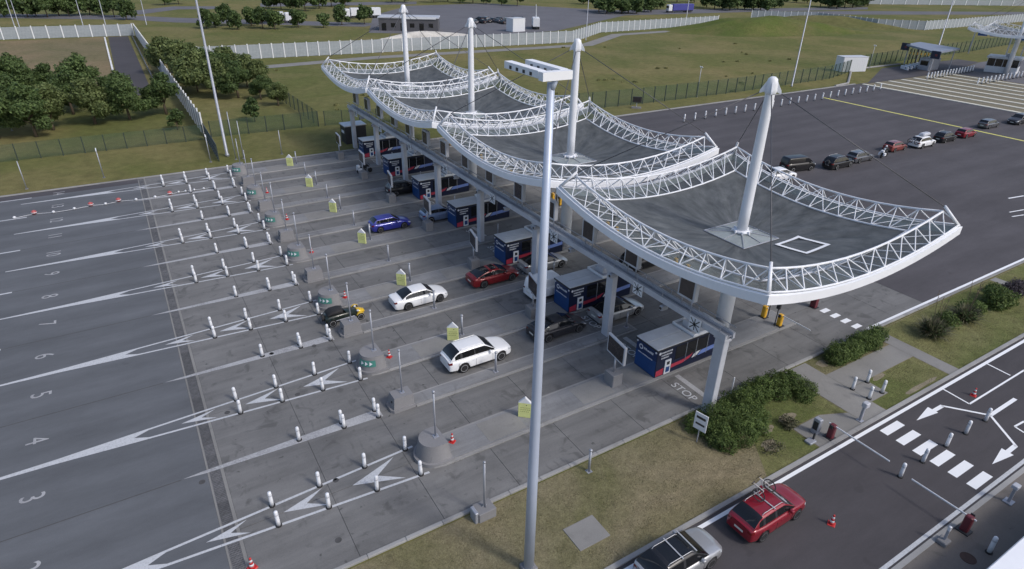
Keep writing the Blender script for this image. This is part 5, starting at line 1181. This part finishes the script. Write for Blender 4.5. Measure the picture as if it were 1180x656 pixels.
def cont(label,px,py,px2,py2,dep,h,mat,grp=None,name='container'):
    a,b=U(px,py),U(px2,py2); d=(b-a); t=thing(name,label,name,a,math.atan2(d.y,d.x)); L=d.length; MB().bbox(0,L,0,dep,.1,h,.05).build('body',mat,t)
    for i in range(int(L/.6)): MB().box(.2+i*.6,.45+i*.6,-.03,-.001,.3,h-.2).build('rib',mat,t)
    MB().bbox(-.05,L+.05,-.05,dep+.05,h+.002,h+.12,.02).build('roof',MT['boothroof'],t); return t
cont('white container by the green fence at the yard corner',969,83.5,997,83,3.0,3.6,MT['panel']); cont('small white container behind the long white fence',591,37.5,605,36.5,4,4.5,MT['panel'])
a,b=U(437,35.5),U(505,36.5); d=b-a; t=thing('service_building','low dark grey flat-roofed building beyond the white fence','building',a,math.atan2(d.y,d.x)); L=d.length
MB().bbox(0,L,0,9,0,4.2,.05).build('wall',M('grey_cladding',(.085,.085,.095),.7),t); MB().bbox(-.3,L+.3,-.3,9.3,4.205,4.6,.05).build('roof',MT['gantry'],t); MB().box(L*.45,L*.97,-.34,-.31,4.0,4.75).build('white_parapet',MT['panel'],t)
for i in range(6): wdw=MB().box(1+i*L/6.3,1+i*L/6.3+1.6,-.04,-.001,1.2 if i%2 else .1,2.6).build('window' if i%2 else 'door',MT['bglass'],t)
src=[o for o in COL.objects if o.get('label','').startswith('dark hatchback at the fifth')][0]; src2=[o for o in COL.objects if o.get('label','').startswith('grey estate car just past')][0]
for i in range(14):
    q=U(548+i*3.9+random.uniform(-1,1),(24 if i%2 else 27)+random.uniform(-1,1)); dup(src if i%3 else src2,(q.x,q.y,.03),random.uniform(1.2,1.9),'small distant vehicle parked in the far yard beyond the white fence','distant parked vehicles')
# kiosk with flat roof, far right
r4=[U(1044,52,5.5),U(1060,49.5,5.5),U(1106,57,5.5),U(1079,61.5,5.5)]; c=sum(r4,Vector())/4; t=thing('canopy_kiosk','kiosk under a flat blue-grey roof at the end of the access lane','kiosk',(c.x,c.y,0)); MB().prism([(p.x-c.x,p.y-c.y) for p in r4],5.3,5.75).build('roof',M('kiosk_roof',(.20,.23,.30),.5),t)
for p in r4: MB().cyl(((p.x-c.x)*.85,(p.y-c.y)*.85,0),((p.x-c.x)*.85,(p.y-c.y)*.85,5.3),.14,.14,8).build('post',MT['steel'],t)
MB().bbox(-2,3,-2.2,.6,0,3.0,.05).build('booth',MT['steel'],t); MB().box(-2.01,-2.002,-1.8,.2,1.2,2.4).build('window',MT['bglass'],t)
for i,p in enumerate((r4[0],r4[3])):
    s=MB().bbox(p.x-c.x-.15,p.x-c.x+.15,p.y-c.y-1.1,p.y-c.y+1.1,4.2,6.0,.05).build('sign_box',MT['navy'],t); MB().box(p.x-c.x-.17,p.x-c.x-.151,p.y-c.y-.5,p.y-c.y+.1,4.8,5.3).build('sign_mark',MT['dullred'],s)
for i in range(7):
    q=U(1045+i*4.2,74+i*.3); t=thing('striped_post','dark post before the flat-roofed kiosk, %s from the left'%OW(i+1),'post',(q.x,q.y,0),0,'dark posts before the kiosk'); MB().cyl((0,0,0),(0,0,4.0),.14,.14,8).build('shaft',MT['dark'],t); MB().lathe([(.15,2.6),(.15,3.2)],8).build('band',MT['yellow'],t)
for i in range(6):
    q=U(1042+i*4.4,80-i*.9); t=thing('lane_divider','white lane divider on the access lane, %s from the left'%OW(i+1),'divider',(q.x,q.y,.03),R(60),'white dividers on the access lane'); MB().bbox(-1.6,1.6,-.25,.25,0,.8,.08).build('body',MT['panel'],t); MB().box(-1.0,-.6,-.26,.26,.3,.6).build('slot',MT['dark'],t)
a,b=U(1133,82.5),U(1170,86.5); d=b-a; t=thing('control_cabin','white control cabin with a dark window band beside the striped beds','cabin',a,math.atan2(d.y,d.x)); L=d.length; MB().bbox(0,L,0,5,0,1.6,.05).build('wall',MT['panel'],t); MB().bbox(.1,L-.1,.1,4.9,1.605,3.5,.05).build('window_band',MT['bglass'],t); MB().bbox(-.3,L+.3,-.3,5.3,3.51,4.0,.05).build('roof',MT['boothroof'],t)
for i in range(5): MB().box(.05+i*(L-.2)/4,.15+i*(L-.2)/4,.03,.095,1.6,3.5).build('mullion',MT['panel'],t)
MB().bbox(L*.5,L*.75,1.5,3,4.01,4.7,.05).build('roof_unit',MT['steel'],t)
for j,(px,py,n) in enumerate(((1119,62,4),(1161,68,4))):
    q=U(px,py); t=thing('sign_gantry','row of blue lane signs over the far plaza, %s group'%('left' if j==0 else 'right'),'sign',(q.x,q.y,0),R(-60),'blue lane sign rows'); MB().box(-1,13,-.1,.1,7.0,7.2).build('beam',MT['steel'],t)
    for x in (-.8,12.8): MB().box(x-.15,x+.15,-.15,.15,0,7.0).build('post',MT['steel'],t)
    for i in range(n): s=MB().bbox(i*3.2,i*3.2+2.5,-.25,-.11,5.4,7.6,.03).build('panel',MT['bright_blue'],t); MB().box(i*3.2+.6,i*3.2+1.9,-.262,-.251,6.0,7.0).build('panel_mark',MT['panel'],s)
